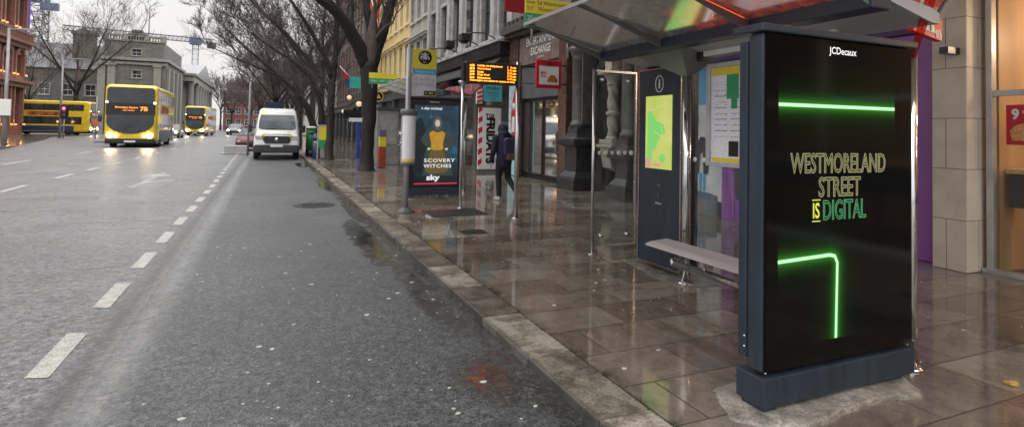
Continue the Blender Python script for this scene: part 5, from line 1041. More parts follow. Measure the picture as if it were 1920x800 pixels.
# ------------------------------------------------------------------ vehicles
HL = emis('lit headlamp', (1, .76, .5), 30); HLW = mat('headlamp glass', (.4, .42, .44), .15); TYRE = mat('tyre', (.015, .015, .015), .8); AMB = emis('amber beacon', (1, .45, .08), 5)
PLATE = mat('number plate', (.6, .6, .58), .4)
def wheel(par, x, y, r, w, side):
    q = MB(); q.lathe((x, y, r), [(r*.6, -w/2), (r*.97, -w/2), (r, -w*.35), (r, w*.35), (r*.97, w/2), (r*.6, w/2)], 24, 'x'); o = q.build('wheel', TYRE, par)
    q = MB(); q.lathe((x+side*w*.3, y, r), [(r*.6, -.03), (r*.58, .04), (r*.2, .03), (r*.15, .06)] if side > 0 else [(r*.15, -.06), (r*.2, -.03), (r*.58, -.04), (r*.6, .03)], 20, 'x'); q.build('rim', STEEL, o)
def make_bus(label, route, dest, lit=True):
    t = thing('double_decker_bus', label, 'bus', (0, 0, 0), 'yellow double decker buses')
    W2, H, LL = 1.32, 4.28, 10.9
    q = MB()
    def sec(y, w, z0, z1, r): return [(a, y, b) for a, b in rrect(-w, w, z0, z1, r, 5)]
    q.loft([sec(.0, W2-.12, .5, H-.28, .28), sec(.05, W2-.04, .42, H-.14, .3), sec(.22, W2, .36, H-.03, .28), sec(.6, W2, .34, H, .24), sec(LL-.3, W2, .34, H, .2), sec(LL, W2-.06, .4, H-.1, .2)])
    q.build('body', YEL, t)
    q = MB(); q.box(-W2+.08, W2-.08, .02-.05, .4, .3, .62); q.box(-W2+.02, W2-.02, .3, LL-.1, .25, .42); q.build('bumper', BLACKP, t, bevel=.04)
    def fp(name, P, y, m, par=t, th=.02): q = MB(); q.prism(P, y-th, y, 'y'); return q.build(name, m, par)
    fp('front_mask', rrect(-W2+.07, W2-.07, 2.16, 3.2, .12), -.002, BLACKP)
    fp('upper_windscreen', rrect(-W2+.11, W2-.11, 3.0, 4.07, .2), -.024+.003, mat('bus windscreen', (.03, .035, .04), .1, spec=.55, var=.4, scale=1))
    lw_ = [(-W2+.12, 2.2), (W2-.12, 2.2), (W2-.12, 1.75)]+[((W2-.12)*math.cos(R(a)), 1.75-.82*math.sin(R(a))) for a in range(8, 173, 8)]+[(-W2+.12, 1.75)]
    fp('lower_windscreen', lw_, -.004, MATS['bus windscreen'], th=.024)
    dp_ = fp('destination_display', rrect(-.92, .95, 2.42, 2.86, .04), -.0225, BLACKG, th=.006)
    if lit:
        put_text('destination_text', dest, (-.22, -.031, 2.7), XU, ZU, 1.15, .17, LEDD, dp_, bold=.03); put_text('destination_text', 'City Centre', (-.12, -.031, 2.51), XU, ZU, .6, .1, LEDD, dp_, bold=.03); put_text('route_number', route, (.66, -.031, 2.63), XU, ZU, .4, .3, LEDD, dp_, bold=.04)
    for s in (-1, 1):
        hl = MB(); hl.lathe((s*1.0, -.07, .83), [(.15, .06), (.16, .03), (.1, 0)][::-1], 16, 'y'); hl.build('headlight', HL if lit else HLW, t)
        hl = MB(); hl.lathe((s*.72, -.06, .8), [(.05, 0), (.08, .03), (.08, .06)], 14, 'y'); hl.build('fog_lamp', HL if lit else HLW, t)
        q = MB(); q.ball((s*(W2-.12), -.02, 3.05), .07, 10, 8); q.build('marker_lamp', emis('marker lamp', (1, .95, .85), 4), t)
        q = MB(); q.tube([(s*(W2-.05), .1, 2.2), (s*(W2+.16), -.1, 2.15)], .02, 6); q.box(s*(W2+.17)-.09, s*(W2+.17)+.09, -.16, -.06, 1.7, 2.12); q.build('mirror', YEL if s > 0 else BLACKP, t, bevel=.02)
        for y in (2.3, 7.6): wheel(t, s*(W2-.16), y, .5, .3, s)
        xo = s*(W2+.006); a, b = (xo-.01, xo) if s > 0 else (xo, xo+.01)
        q = MB(); q.box(a, b, .7, LL-.5, 3.05, 3.85); up = q.build('upper_side_glass', WIN, t)
        q = MB(); q.box(a, b, .9, LL-1.2, 1.35, 2.3); lo = q.build('lower_side_glass', WIN, t)
        q = MB(); q.box(a-.004, b+.004, 1.7, LL-1.0, .5, 1.15); q.build('side_skirt', mat('bus dark blue skirt', (.02, .04, .09), .35), t)
        q = MB()
        for y in [1.9+k*1.45 for k in range(6)]: q.box(a-.006, b+.006, y, y+.07, 3.02, 3.88)
        q.build('window_pillar', BLACKP, up)
        q = MB(); 
        for y in [2.1+k*1.5 for k in range(5)]: q.box(a-.006, b+.006, y, y+.08, 1.33, 2.32)
        q.build('window_pillar', BLACKP, lo)
        q = MB(); q.box(a-.002, b+.002, 2.4, 6.6, 2.42, 2.92); ad = q.build('side_advert', mat('side advert', (.3, .08, .03), .5, var=.8, scale=2), t)
        q = MB(); q.prism([(6.9, .75), (9.9, .75), (9.9, 1.32), (8.6, 1.32), (7.2, 1.0)], a-.003, b+.003, 'x'); q.build('blue_swoosh', mat('bus blue', (.02, .12, .35), .35), t)
    q = MB(); q.box(-.28, .28, -.065, -.052, .36, .48); q.build('number_plate', PLATE, t)
    q = MB()
    for s in (-.45, .35): q.tube([(s, -.04, 1.02), (s+.25, -.045, 1.35), (s+.5, -.045, 1.65)], .012, 5)
    q.build('wiper', BLACKP, t); return t
bus = make_bus('yellow double decker bus with orange destination display driving towards the camera', '7B', 'Mountjoy Square')
def move(o, x, y, rz, z=RZ, s=1.0): o.location = (x, y, z); o.rotation_euler = (0, 0, rz); o.scale = (s, s, s)
def copy_bus(x, y, rz, label, s=1.0): c = copy_tree(bus); c['label'] = label; move(c, x, y, rz, s=s); return c
move(bus, -8.55, 45.2, R(2)); bus.scale = (1.13, 1, 1)
copy_bus(-9.6, 92, R(-3), 'second yellow double decker bus waiting farther down the road beside the pillared stone building')
copy_bus(-20.6, 88, R(90-10), 'yellow double decker bus side-on behind the lamp posts at the far left').rotation_euler = (0, 0, R(84))
copy_bus(-31.5, 91.0, R(84), 'second side-on yellow bus at the far left, behind the first one')

def make_van():
    t = thing('delivery_van', 'white high-roof van with black grille and amber beacon parked at the kerb', 'van', (0, 0, 0))
    q = MB(); V = [  # y, half width bottom, half width top, z0, z1
        (.0, .88, .86, .42, .62), (.03, .95, .92, .38, .95), (.12, 1.0, .94, .36, 1.16), (.45, 1.02, .93, .34, 1.27), (1.0, 1.03, .92, .33, 1.42),
        (1.35, 1.03, .89, .33, 1.85), (1.72, 1.03, .85, .33, 2.28), (2.0, 1.03, .82, .33, 2.46), (2.5, 1.03, .82, .33, 2.54), (5.4, 1.03, .82, .33, 2.54), (5.55, 1.0, .8, .4, 2.48)]
    secs = []
    for y, wb, wt, z0, z1 in V:
        zm = z0+(z1-z0)*.52; r = .09
        secs.append([(-wb, y, z0+.05), (-wb+.06, y, z0), (wb-.06, y, z0), (wb, y, z0+.05), (wb, y, zm), (wt+.02, y, z1-r), (wt-r*.9, y, z1), (-wt+r*.9, y, z1), (-wt-.02, y, z1-r), (-wb, y, zm)])
    q.loft(secs); q.build('body', mat('van white paint', (.6, .6, .58), .3, var=.06, coat=.4), t)
    q = MB(); q.add([(-.84, 1.02, 1.46), (.84, 1.02, 1.46), (.82, 1.32, 1.85), (.77, 1.62, 2.16), (-.77, 1.62, 2.16), (-.82, 1.32, 1.85)], [(0, 1, 2, 5), (5, 2, 3, 4)])
    for i in range(len(q.v)): q.v[i] += Vector((0, -.045, .03))
    q.build('windscreen', mat('van windscreen', (.03, .04, .055), .1, spec=.45, var=.5, scale=2.5), t, recalc=False)
    q = MB(); q.box(-.96, .96, -.07, .14, .34, .72); q.box(-1.02, -.8, -.03, .5, .34, .66); q.box(.8, 1.02, -.03, .5, .34, .66); q.build('bumper', mat('bumper plastic', (.03, .031, .033), .6), t, bevel=.05)
    q = MB(); q.prism([(-.62, .98), (-.5, 1.14), (.5, 1.14), (.62, .98), (.5, .8), (-.5, .8)], -.06, .05, 'y'); gr = q.build('grille', BLACKP, t, bevel=.015)
    q = MB(); q.lathe((0, -.075, .98), [(.09, 0), (.09, .012)], 16, 'y'); q.build('badge', STEEL, gr)
    q = MB()
    for i in range(4): q.box(-.5, .5, -.066, -.0605, .84+i*.075, .855+i*.075)
    q.build('grille_bars', DGREY, gr)
    for s in (-1, 1):
        q = MB(); q.prism([(s*.66, 1.0), (s*.93, 1.0), (s*.95, 1.14), (s*.8, 1.16), (s*.64, 1.1)], -.0, .1, 'y'); q.build('headlight', HLW, t)
        q = MB(); q.prism([(s*.5, 1.146), (s*.66, 1.1), (s*.72, 1.2), (s*.6, 1.21)], -.02, .1, 'y'); q.build('yellow_marking', YELS, t)
        q = MB(); q.tube([(s*1.0, 1.25, 1.5), (s*1.12, 1.15, 1.5)], .03, 6); q.box(s*1.2-.09, s*1.2+.09, 1.05, 1.2, 1.3, 1.68); q.build('mirror', BLACKP, t, bevel=.03)
        for y in (.95, 4.4): wheel(t, s*.9, y, .35, .22, s)
        q = MB(); xo = s*1.0; q.quad((s*.975, 1.55, 1.5), (s*.93, 1.62, 2.05), (s*.93, 2.3, 2.05), (s*.975, 2.3, 1.5)); [q.v.__setitem__(i, q.v[i]+Vector((s*.035, 0, 0))) for i in range(4)]; q.build('side_window', WIN, t, recalc=False)
    q = MB(); q.box(-.6, .6, .1, .13, 1.2, 1.235); q.tube([(-.5, .98, 1.44), (.0, 1.02, 1.5), (.3, 1.1, 1.58)], .01, 5); q.build('wiper', BLACKP, t)
    q = MB(); q.box(-.27, .27, -.085, -.0705, .62, .73); q.build('number_plate', PLATE, t)
    q = MB(); q.lathe((-.64, 1.72, 2.33), [(.1, 0), (.1, .08), (.06, .13), (.01, .14)], 14); q.build('beacon', AMB, t); return t
van = make_van(); move(van, .42, 29.9, R(-1.2)); van.scale = (1.04, 1, 1.02)
def make_car(label, paint, lit=True, group='cars far down the road'):
    t = thing('parked_car', label, 'car', (0, 0, 0), group); q = MB()
    V = [(0, .72, .7, .35, .6), (.08, .85, .8, .28, .74), (.9, .9, .82, .22, .92), (1.25, .9, .8, .22, 1.0), (1.9, .9, .62, .22, 1.42), (2.9, .9, .62, .22, 1.45), (3.6, .9, .7, .24, 1.05), (4.2, .82, .76, .3, .95)]
    q.loft([[(-wb, y, z0), (wb, y, z0), (wb+.01, y, z0+(z1-z0)*.5), (wt, y, z1), (-wt, y, z1), (-wb-.01, y, z0+(z1-z0)*.5)] for y, wb, wt, z0, z1 in V]); q.build('body', paint, t)
    q = MB(); q.quad((-.76, 1.2, 1.04), (.76, 1.2, 1.04), (.6, 1.82, 1.42), (-.6, 1.82, 1.42)); q.build('windscreen', WIN, t, recalc=False)
    for s in (-1, 1):
        q = MB(); q.ball((s*.66, .0, .62), .1, 10, 8, (1.3, .6, .8)); q.build('headlight', HL if lit else HLW, t)
        for y in (.8, 3.3): wheel(t, s*.8, y, .32, .2, s)
    q = MB(); q.box(-.5, .5, -.02, .03, .38, .52); q.build('grille', BLACKP, t); return t
CARP = mat('silver car paint', (.2, .2, .21), .3, .4)
c1 = make_car('silver car with lit headlights beside the second bus', CARP); move(c1, -10.6, 76, 0, s=1.12)
c2 = copy_tree(c1); c2['label'] = 'pale car with lit headlights right of the second bus, left of the van'; move(c2, -5.2, 104, R(-5), s=1.3)
c3 = make_car('small dark red car half hidden behind the parked white van', mat('dark red paint', (.12, .01, .015), .3), False); move(c3, -1.1, 40, R(0)); c3.scale = (.9, 1, 1)
bx = MB(); bx.box(-2.25, -1.0, 36, 36.9, RZ, .42); bx.box(-2.45, -.95, 35.95, 36.95, RZ-.0+.003, .0); tag(bx.build('kerbside_cabinet', mat('pale grey box', (.32, .32, .32), .4), loc=(-1.6, 36.4, RZ), bevel=.03), 'low pale grey box on the road left of the parked van', 'box')
blu = thing('blue_sign_board', 'dark blue board raised above the white van roof before a tree', 'sign', (.4, 50, 0))
q = MB(); q.box(-.25, 1.15, 50, 50.12, 2.75, 3.55); q.build('board', mat('navy sign', (.012, .025, .075), .4, var=.4), blu); q = MB(); q.tube([(.4, 50.06, RZ), (.4, 50.06, 2.75)], .06, 8); q.build('post', DGREY, blu)
vp = MB(); vp.tube([(-.98, 34, RZ), (-.95, 34, 4.0)], .055, 8); tag(vp.build('road_post', mat('grey pole', (.22, .22, .22), .4, .3), loc=(-.98, 34, RZ)), 'thin grey pole rising beside the white van mirror', 'pole')

# ------------------------------------------------------------------ bare winter trees
BARK = mat('dark wet bark', (.009, .0075, .007), .75, var=.45, scale=6, bump=1.0, bscale=12, stretch=(1, 1, .25), fine=.5, fscale=20)
BARK2 = mat('grey brown bark', (.022, .018, .016), .75, var=.45, scale=6, bump=.8, bscale=12, stretch=(1, 1, .25), fine=.5, fscale=20)
TWIG = mat('twig bark', (.085, .062, .054), .8, var=.3)
def tree(loc, label, limbs, seed, lv=3, twig_r=.011, k=1.0, group='bare street trees', up=.25, dens=7, bias=(0, 0, 0), k2=1.0):
    rnd = random.Random(seed); t = thing('bare_tree', label, 'tree', loc, group)
    tr, tw = MB(), MB()
    def branch(mb, p, d, L_, r, lvl):
        n = 4 if lvl else 3; pts, rad = [p], [r]; d = d.normalized()
        for i in range(n):
            d = (d+Vector((rnd.uniform(-1, 1), rnd.uniform(-1, 1), rnd.uniform(-.7, 1)))*.3+Vector((0, 0, .04))+Vector(bias)*.05).normalized()
            pts.append(pts[-1]+d*L_/n); rad.append(max(twig_r*.55, r*(1-.72*(i+1)/n)))
        mb.tube(pts, rad, 6 if r > .05 else (4 if r > .022 else 3), cap=False)
        if lvl <= 0: return
        m = max(3, int((dens+2)*(.75 if lvl == 1 else 1)*rnd.uniform(.8, 1.2)))
        for i in range(m):
            f = rnd.uniform(.18, 1.0); j = min(int(f*n), n-1); pp = pts[j].lerp(pts[j+1], f*n-j); rr = rad[j]
            ax = (pts[j+1]-pts[j]).normalized(); o = Vector((rnd.gauss(0, 1), rnd.gauss(0, 1), rnd.gauss(0, .8))); o = (o-ax*o.dot(ax)); o = o.normalized() if o.length > .01 else ax.orthogonal()
            nd = ax*rnd.uniform(.6, 1.1)+o*rnd.uniform(.5, .95)+Vector((0, 0, up))
            branch(tw, pp, nd, L_*rnd.uniform(.38, .62), max(twig_r, rr*rnd.uniform(.28, .45)), lvl-1)
    rs = 1.0 if seed == 3 else .76
    limbs = [[(*p[:3], p[3]*(rs if i_ or p[2] > 1 else .9)) for p in L_] for i_, L_ in enumerate(limbs)]
    for L_ in limbs:
        pts = [Vector(p[:3]) for p in L_]; rad = [p[3] for p in L_]
        # wobble between the given joints so that limbs are not straight
        P2, R2 = [pts[0]], [rad[0]]
        for a, b, ra, rb_ in zip(pts, pts[1:], rad, rad[1:]):
            for s in (.33, .66, 1):
                o = Vector((rnd.uniform(-1, 1), rnd.uniform(-1, 1), 0))*(a-b).length*.025 if s < 1 else Vector((0, 0, 0)); P2.append(a.lerp(b, s)+o); R2.append(ra+(rb_-ra)*s)
        tr.tube(P2, [r_*rnd.uniform(.94, 1.08) for r_ in R2], 14)
        tot = sum((a-b).length for a, b in zip(pts, pts[1:]))
        nb = int(max(0, tot*2.3*k))
        if L_[0][3] > .24 and len(L_) > 2 and L_[-1][3] > .15: nb = 0
        for i in range(nb):
            f = rnd.uniform(.3, 1.0)*(len(P2)-1); j = min(int(f), len(P2)-2); pp = P2[j].lerp(P2[j+1], f-j); ax = (P2[j+1]-P2[j]).normalized()
            o = Vector((rnd.gauss(0, 1), rnd.gauss(0, 1), rnd.gauss(.2, .6))); o = o-ax*o.dot(ax); o = o.normalized()
            branch(tw, pp, ax*.8+o*.8+Vector((0, 0, up))+Vector(bias)*.3, rnd.uniform(1.3, 2.7)*k2, max(.014, min(.034, R2[j]*rnd.uniform(.16, .3))), lv-1)
        branch(tw, P2[-1], (P2[-1]-P2[-2]), 2.0*k2, rad[-1], lv)
    tr.build('trunk', BARK if seed == 3 else BARK2, t); tw.build('crown', TWIG, t, recalc=False); return t
# nearest: forks at head height of the first floor
tree((3.4, 21.4, 0), 'nearest bare tree, thick trunk forking into three dark limbs', [
    [(3.4, 21.4, -.05, .42), (3.41, 21.4, .12, .31), (3.44, 21.4, 1.0, .25), (3.44, 21.4, 2.4, .26), (3.42, 21.4, 3.5, .31), (3.38, 21.4, 4.05, .32)],
    [(3.3, 21.4, 3.9, .26), (2.98, 21.2, 4.6, .24), (2.55, 21, 5.25, .22), (1.97, 20.8, 5.86, .2), (1.13, 20.6, 6.35, .17), (-.6, 20.2, 7.6, .1)],
    [(2.75, 21.1, 4.95, .16), (2.66, 21.4, 5.6, .14), (2.68, 21.7, 6.4, .13), (2.4, 22, 8.2, .09)],
    [(3.5, 21.4, 3.9, .25), (3.72, 21.4, 4.7, .21), (3.98, 21.5, 5.6, .19), (4.22, 21.6, 6.5, .17), (4.7, 22, 8.8, .09)],
    [(3.6, 21.4, 4.6, .15), (3.42, 21.5, 5.3, .13), (3.3, 21.6, 6.1, .13), (3.1, 22, 7.8, .09)]], 3, lv=3, k=.55, dens=5)
tree((2.76, 28.6, 0), 'second bare tree, straight trunk beside the yellow and green board', [
    [(2.78, 28.6, -.05, .32), (2.76, 28.6, .2, .23), (2.76, 28.6, 1.5, .2), (2.78, 28.6, 3, .22), (2.86, 28.6, 4.3, .2), (2.93, 28.6, 5.5, .16), (2.95, 28.7, 6.8, .17), (2.9, 28.8, 9, .1)],
    [(2.8, 28.6, 3.9, .17), (2.4, 28.4, 4.9, .14), (1.6, 28, 6.3, .11), (.4, 27.5, 7.8, .08)],
    [(2.8, 28.6, 3.2, .15), (1.9, 28.9, 4.6, .13), (.7, 29, 6.0, .1), (-.6, 29, 7.1, .07)],
    [(2.93, 28.6, 5.1, .14), (3.4, 28.8, 6.2, .12), (3.9, 29.2, 8.2, .07)]], 4, lv=3, k=1.0, dens=6, bias=(-.5, 0, 0))
tree((2.9, 33, 0), 'third bare tree, trunk right behind the green post box', [
    [(2.95, 33.4, -.05, .3), (2.86, 33.4, 1.0, .22), (2.75, 33.3, 2.3, .22), (2.55, 33.2, 3.3, .2), (2.2, 33, 4.1, .17), (1.43, 33, 5.6, .14), (.3, 33, 7, .1), (-.9, 33, 8.3, .06)],
    [(2.6, 33.2, 3.0, .15), (2.8, 33.3, 4.5, .13), (2.7, 33.4, 6.5, .1), (2.9, 33.5, 9, .07)],
    [(2.1, 33, 4.3, .1), (1.0, 32.6, 5.2, .08), (-.8, 32.3, 6.3, .05)]], 5, lv=3, k=1.05, dens=6, bias=(-.6, 0, 0))
tree((3.0, 38.5, 0), 'fourth bare tree, trunk leaning far left over the road', [
    [(3.1, 38.6, -.05, .36), (3.0, 38.5, .5, .28), (2.8, 38.2, 1.4, .27), (2.25, 38, 2.85, .25), (1.4, 38, 4.0, .2), (.44, 38, 4.8, .15), (-1.1, 38, 6.1, .1), (-2.4, 38, 7.3, .06)],
    [(1.8, 38, 3.5, .16), (1.5, 38.2, 5, .13), (.9, 38.4, 6.6, .1), (.5, 38.5, 8.5, .06)],
    [(.6, 38, 4.7, .1), (-.6, 37.6, 5.1, .08), (-2.4, 37.2, 5.8, .05)]], 6, lv=3, k=1.1, dens=6, bias=(-.4, 0, 0))
def far_tree(x, y, h, seed, label, grp='bare street trees', k=1.0, lv=3, wide=1.0, dens=6, tw=.016):
    rnd = random.Random(seed*7); L_ = [[(x, y, -.1, h*.03), (x+.05, y, h*.12, h*.022), (x, y, h*.3, h*.021), (x, y, h*.42, h*.016)]]
    for i in range(6):
        a = i*1.047+rnd.uniform(-.4, .4); s = wide*rnd.uniform(.7, 1.15); z = h*rnd.uniform(.26, .4)
        L_.append([(x, y, z, h*.012), (x+math.cos(a)*h*.12*s, y+math.sin(a)*h*.12*s, z+h*.16, h*.009), (x+math.cos(a)*h*.26*s, y+math.sin(a)*h*.26*s, z+h*.32, h*.006), (x+math.cos(a)*h*.36*s, y+math.sin(a)*h*.36*s, z+h*.46, h*.004)])
    L_[0] = [(*p[:3], p[3]) for p in L_[0]]
    return tree((x, y, 0), label, L_, seed, lv=lv, twig_r=tw, k=k*.7, group=grp, up=.2, dens=dens, k2=h/9)
far_tree(2.2, 47, 10, 11, 'fifth bare tree in the row, behind the leaning tree', dens=5, k=.7)
far_tree(.6, 57, 11, 12, 'bare tree rising straight behind the dark blue board above the van', dens=6)
far_tree(2.4, 68, 10, 13, 'bare tree in front of the far white stone columns', dens=4, tw=.018, k=.7)
far_tree(1.2, 82, 11, 14, 'smaller bare tree farthest down the pavement row', dens=4, tw=.02, k=.7)
far_tree(-1.0, 98, 11.5, 15, 'bare tree on the far median left of the van post', dens=5, tw=.024)
far_tree(-9.5, 178, 15, 18, 'bare tree in front of the far red brick building', dens=5, tw=.04, lv=2, k=1.2)
far_tree(-4.5, 172, 14, 19, 'broad bare tree at the right of the far red brick building', dens=5, tw=.04, lv=2, k=1.2)
far_tree(-14.2, 205, 17, 20, 'faint bare tree beyond the temple fronted building', dens=6, tw=.05, lv=2, k=1.2)
far_tree(-24.4, 95, 18.5, 16, 'big bare tree behind the side-on yellow bus with crown against the sky', 'bare trees by the far left buildings', dens=4, tw=.018, wide=1.1, k=.8)
far_tree(-32.5, 104, 12.5, 17, 'lower bare tree between red sandstone corner and side-on bus', 'bare trees by the far left buildings', dens=4, tw=.018, k=.8)

# ------------------------------------------------------------------ far buildings
def block(name, label, o, u, n, L, D, z0, z1, wallm, trimm, wins, corn=True, cat='building'):
    t = thing(name, label, cat, tuple(Vector(o)+Vector(u)*L/2)); T = frame(o, u, n)
    q = MB(T); wall_faces(q, 0, L, z0, z1, wins, .3); shell(q, 0, L, z0, z1, D); q.build('wall', wallm, t)
    for h in wins: window(T, t, *h, WHITE, WIN, rev=.3, surround=trimm)
    if corn: q = MB(T); q.box(-.4, L+.4, -.6, D+.4, z1+.003, z1+.5); q.box(-.2, L+.2, -.3, -.003, z1-.7, z1-.25); q.build('cornice', trimm, t)
    return t, T
GR2 = stone('dark far granite', (.085, .08, .075, 1), (.115, .11, .1, 1), 1.6, .6, .01, axes='SZ')
GR3 = stone('far granite', (.13, .125, .11, 1), (.17, .16, .145, 1), 1.6, .6, .01, axes='SZ')
GT2 = mat('far stone trim', (.22, .21, .19), .6, var=.2)
t, T = block('corner_stone_building', 'grey stone building with attic windows and roof balustrade behind the bus', (-26.2, 115, 0), (1, 0, 0), (0, -1, 0), 9.4, 22, -.1, 12.4, GR3, GT2, [(4.4, 5.7, 9.4, 10.7), (4.4, 5.7, 3, 5.4), (1.4, 2.4, 3, 5.4), (7.2, 8.2, 3, 5.4)])
q = MB(T); wall_faces(q, .3, 9.1, 12.903, 15.7, [(4.2, 5.6, 13.3, 14.4)], .3); shell(q, .3, 9.1, 12.903, 15.7, 21); q.build('attic_wall', GR3, t); window(T, t, 4.2, 5.6, 13.3, 14.4, WHITE, WIN, rev=.3, surround=GT2)
q = MB(T); q.box(0, 9.3, -.2, .4, 15.703, 15.95); q.box(0, 9.3, -.2, .4, 16.55, 16.75)
for i in range(22): q.box(.2+i*.41, .38+i*.41, -.1, .2, 15.953, 16.547)
for s in (0, 2.9, 6, 8.6): q.box(s, s+.7, -.25, .45, 15.953, 16.9)
q.build('balustrade', GT2, t)
q = MB(T); q.box(3.4, 6.2, .5, 2, 16, 17.3); q.box(3.9, 5.6, .6, 1.8, 17.303, 17.9); q.build('roof_ornament', GR2, t, bevel=.2)
for s in (-.5, .9-.0, 7.6): q = MB(T); q.box(s, s+1.1, -.35, -.01, 0, 11.4); q.box(s-.15, s+1.25, -.5, -.012, 11.403, 11.68); q.build('pilaster', GT2, t)
# its side along the street
Ts = frame((-16.8, 115, 0), (0, 1, 0), (1, 0, 0)); q = MB(Ts)
for s in (1, 6, 11, 16): q.box(s, s+1.2, -.4, -.01, 0, 11.4); q.box(s+2.4, s+3.6, -.06, -.01, 3, 5.6); q.box(s+2.4, s+3.6, -.06, -.01, 8.8, 10.2)
q.build('side_pilaster', GT2, t)
t, T = block('long_stone_wing', 'dark slate-roofed stone wing behind the big bare tree on the left', (-60, 125, 0), (1, 0, 0), (0, -1, 0), 33.5, 14, -.1, 11.2, GR2, GT2, [(2+i*3.4, 3.5+i*3.4, z, z+2) for i in range(9) for z in (2.2, 6.4)], corn=False)
q = MB(T); q.add([(-.3, -.4, 11.2), (33.8, -.4, 11.2), (33.8, 5, 16.3), (-.3, 5, 16.3), (-.3, 14, 11.2), (33.8, 14, 11.2)], [(0, 1, 2, 3), (3, 2, 5, 4), (0, 3, 4), (1, 5, 2)]); q.build('roof', SLATE, t)
q = MB(T); q.box(26.6, 29.8, 1.6, 4, 13, 17.8); q.box(26.3, 30.1, 1.3, 4.3, 17.803, 18.3); q.prism([(26.8, 18.303), (29.6, 18.303), (28.2, 19.1)], 1.6, 4, 'y'); q.build('chimney', GR2, t)
# temple fronted building along the street
tm = thing('temple_building', 'dark grey columned building with pediment beyond the corner stone building', 'building', (-17, 155, 0))
TX = -15.3
q = MB(); q.box(-32, TX-2.2, 139, 188, -.1, 10.9); q.build('wall', GR2, tm)
q = MB(); q.box(-32, TX+.3, 138.6, 188, 10.903, 12.1); q.box(-32.3, TX+.7, 138.2, 188.4, 12.103, 12.6); q.build('entablature', GT2, tm)
q = MB(); q.add([(TX+.5, 143, 12.603), (TX+.5, 178, 12.603), (TX+.5, 160.5, 16.5), (-30, 143, 12.603), (-30, 178, 12.603), (-30, 160.5, 16.5)], [(0, 1, 2), (3, 5, 4), (0, 2, 5, 3), (1, 4, 5, 2)]); q.build('pediment_roof', mat('pale slate', (.2, .205, .22), .35, var=.2), tm)
for i, y in enumerate((140.5, 150.5, 156.5, 162.5, 168.5, 174.5, 184)):
    q = MB(); q.lathe((TX-.5, y, .0), [(.95, 0), (.95, .4), (.78, .6), (.75, 4), (.66, 10), (.95, 10.5), (1.0, 10.9)], 18); q.build('column', GT2, tm)
q = MB(); q.box(-21, -19.6, 146, 148, 12.603, 16.2); q.build('chimney', GR2, tm)
# far red brick block closing the street
t, T = block('far_red_brick_building', 'red brick building with pale windows closing the far end of the street', (-13.5, 205, 0), (1, 0, 0), (0, -1, 0), 17, 10, -.1, 12.5, stone('far brick', (.16, .05, .045, 1), (.2, .065, .05, 1), .6, .2, .01, axes='XZ'), GT2, [(1+i*2.7, 2.5+i*2.7, z, z+2) for i in range(6) for z in (1.5, 5.2, 9)])
q = MB(T); q.box(.5, 16.5, 1, 8, 13.0, 16.0); q.build('roof', SLATE, t, bevel=.6)
# white columned stone building behind the trees
wb = thing('white_columned_building', 'pale stone building with tall round columns behind the parked van and trees', 'building', (6, 104, 0))
q = MB(); q.box(.5, 14, 104, 122, -.1, 10.2); q.build('wall', GR2, wb); q = MB(); q.box(.0, 14, 101.2, 122.2, 10.203, 12); q.box(-.3, 14.3, 100.9, 122.5, 12.003, 12.5); q.build('entablature', GT2, wb)
PC = mat('pale column stone', (.5, .48, .45), .6, var=.15)
for x in (.9, 2.1, 3.55, 6.0, 7.9, 9.8): q = MB(); q.lathe((x, 102.2, 0), [(.7, 0), (.7, .35), (.55, .5), (.54, 4), (.47, 9.4), (.7, 9.9), (.7, 10.2)], 18); q.build('column', PC, wb)
# red sandstone corner at the extreme left
rs = thing('sandstone_corner_building', 'red sandstone corner building with warm uplit arched windows at the far left', 'building', (-27, 64, 0))
T = frame((-27, 43, 0), (0, 1, 0), (1, 0, 0)); L = 42; hs_ = [(1.0+i*3.5, 2.5+i*3.5, z, z+h) for i in range(12) for z, h in ((1.2, 4.6), (7.0, 2.3), (12.4, 3.6), (18, 2.6))]
q = MB(T); wall_faces(q, 0, L, -.1, 22, hs_, .4); shell(q, 0, L, -.1, 22, 20); q.build('wall', REDW, rs)
for h in hs_: window(T, rs, *h, BLACKP, WIN, rev=.4)
q = MB(T)
for z in (6.0, 10.6, 17): q.box(-.3, L+.5, -.9, -.003, z, z+.3); q.box(-.3, L+.3, -.5, -.003, z-.5, z-.003)
q.box(-.3, L+.3, -.6, 20.3, 22.003, 22.6); q.build('cornice', mat('red sandstone trim', (.17, .08, .06), .6, var=.3), rs)
q = MB(T)
for i in range(95): q.box(.1+i*.44, .3+i*.44, -.85, -.6, 10.903, 11.7)
q.box(0, L+.2, -.9, -.5, 11.703, 11.9); q.build('balcony_rail', MATS['red sandstone trim'], rs)
UPL = emis('warm uplight', (1, .5, .18), .8)
q = MB(T); q.box(L-.02, L+.06, -.3, 0.2, 12, 21.8); q.build('violet_edge_light', emis('violet floodlight', (.22, .1, .6), .35), rs)
for (a, b, c, d) in hs_:
    if a < 24: continue
    q = MB(T); q.lathe(T((a-.5, -.35, c)), [(.09, 0), (.12, .14)], 8) if False else q.box(a-.6, a-.4, -.45, -.25, c-.1, c+.08); q.box(b+.4, b+.6, -.45, -.25, c-.1, c+.08); q.build('uplight', UPL, rs)
    q = MB(T); q.box(a-.7, a-.3, -.2, -.003, c+.1, d+.1); q.box(b+.3, b+.7, -.2, -.003, c+.1, d+.1)
    q.prism([((a+b)/2+(b-a)*.85*math.cos(R(v)), d+.1+(b-a)*.6*math.sin(R(v))) for v in range(0, 181, 20)]+[((a+b)/2+(b-a)*.5*math.cos(R(v)), d+.1+(b-a)*.34*math.sin(R(v))) for v in range(180, -1, -20)], -.25, -.004, 'y'); q.build('arch_column', MATS['red sandstone trim'], rs)
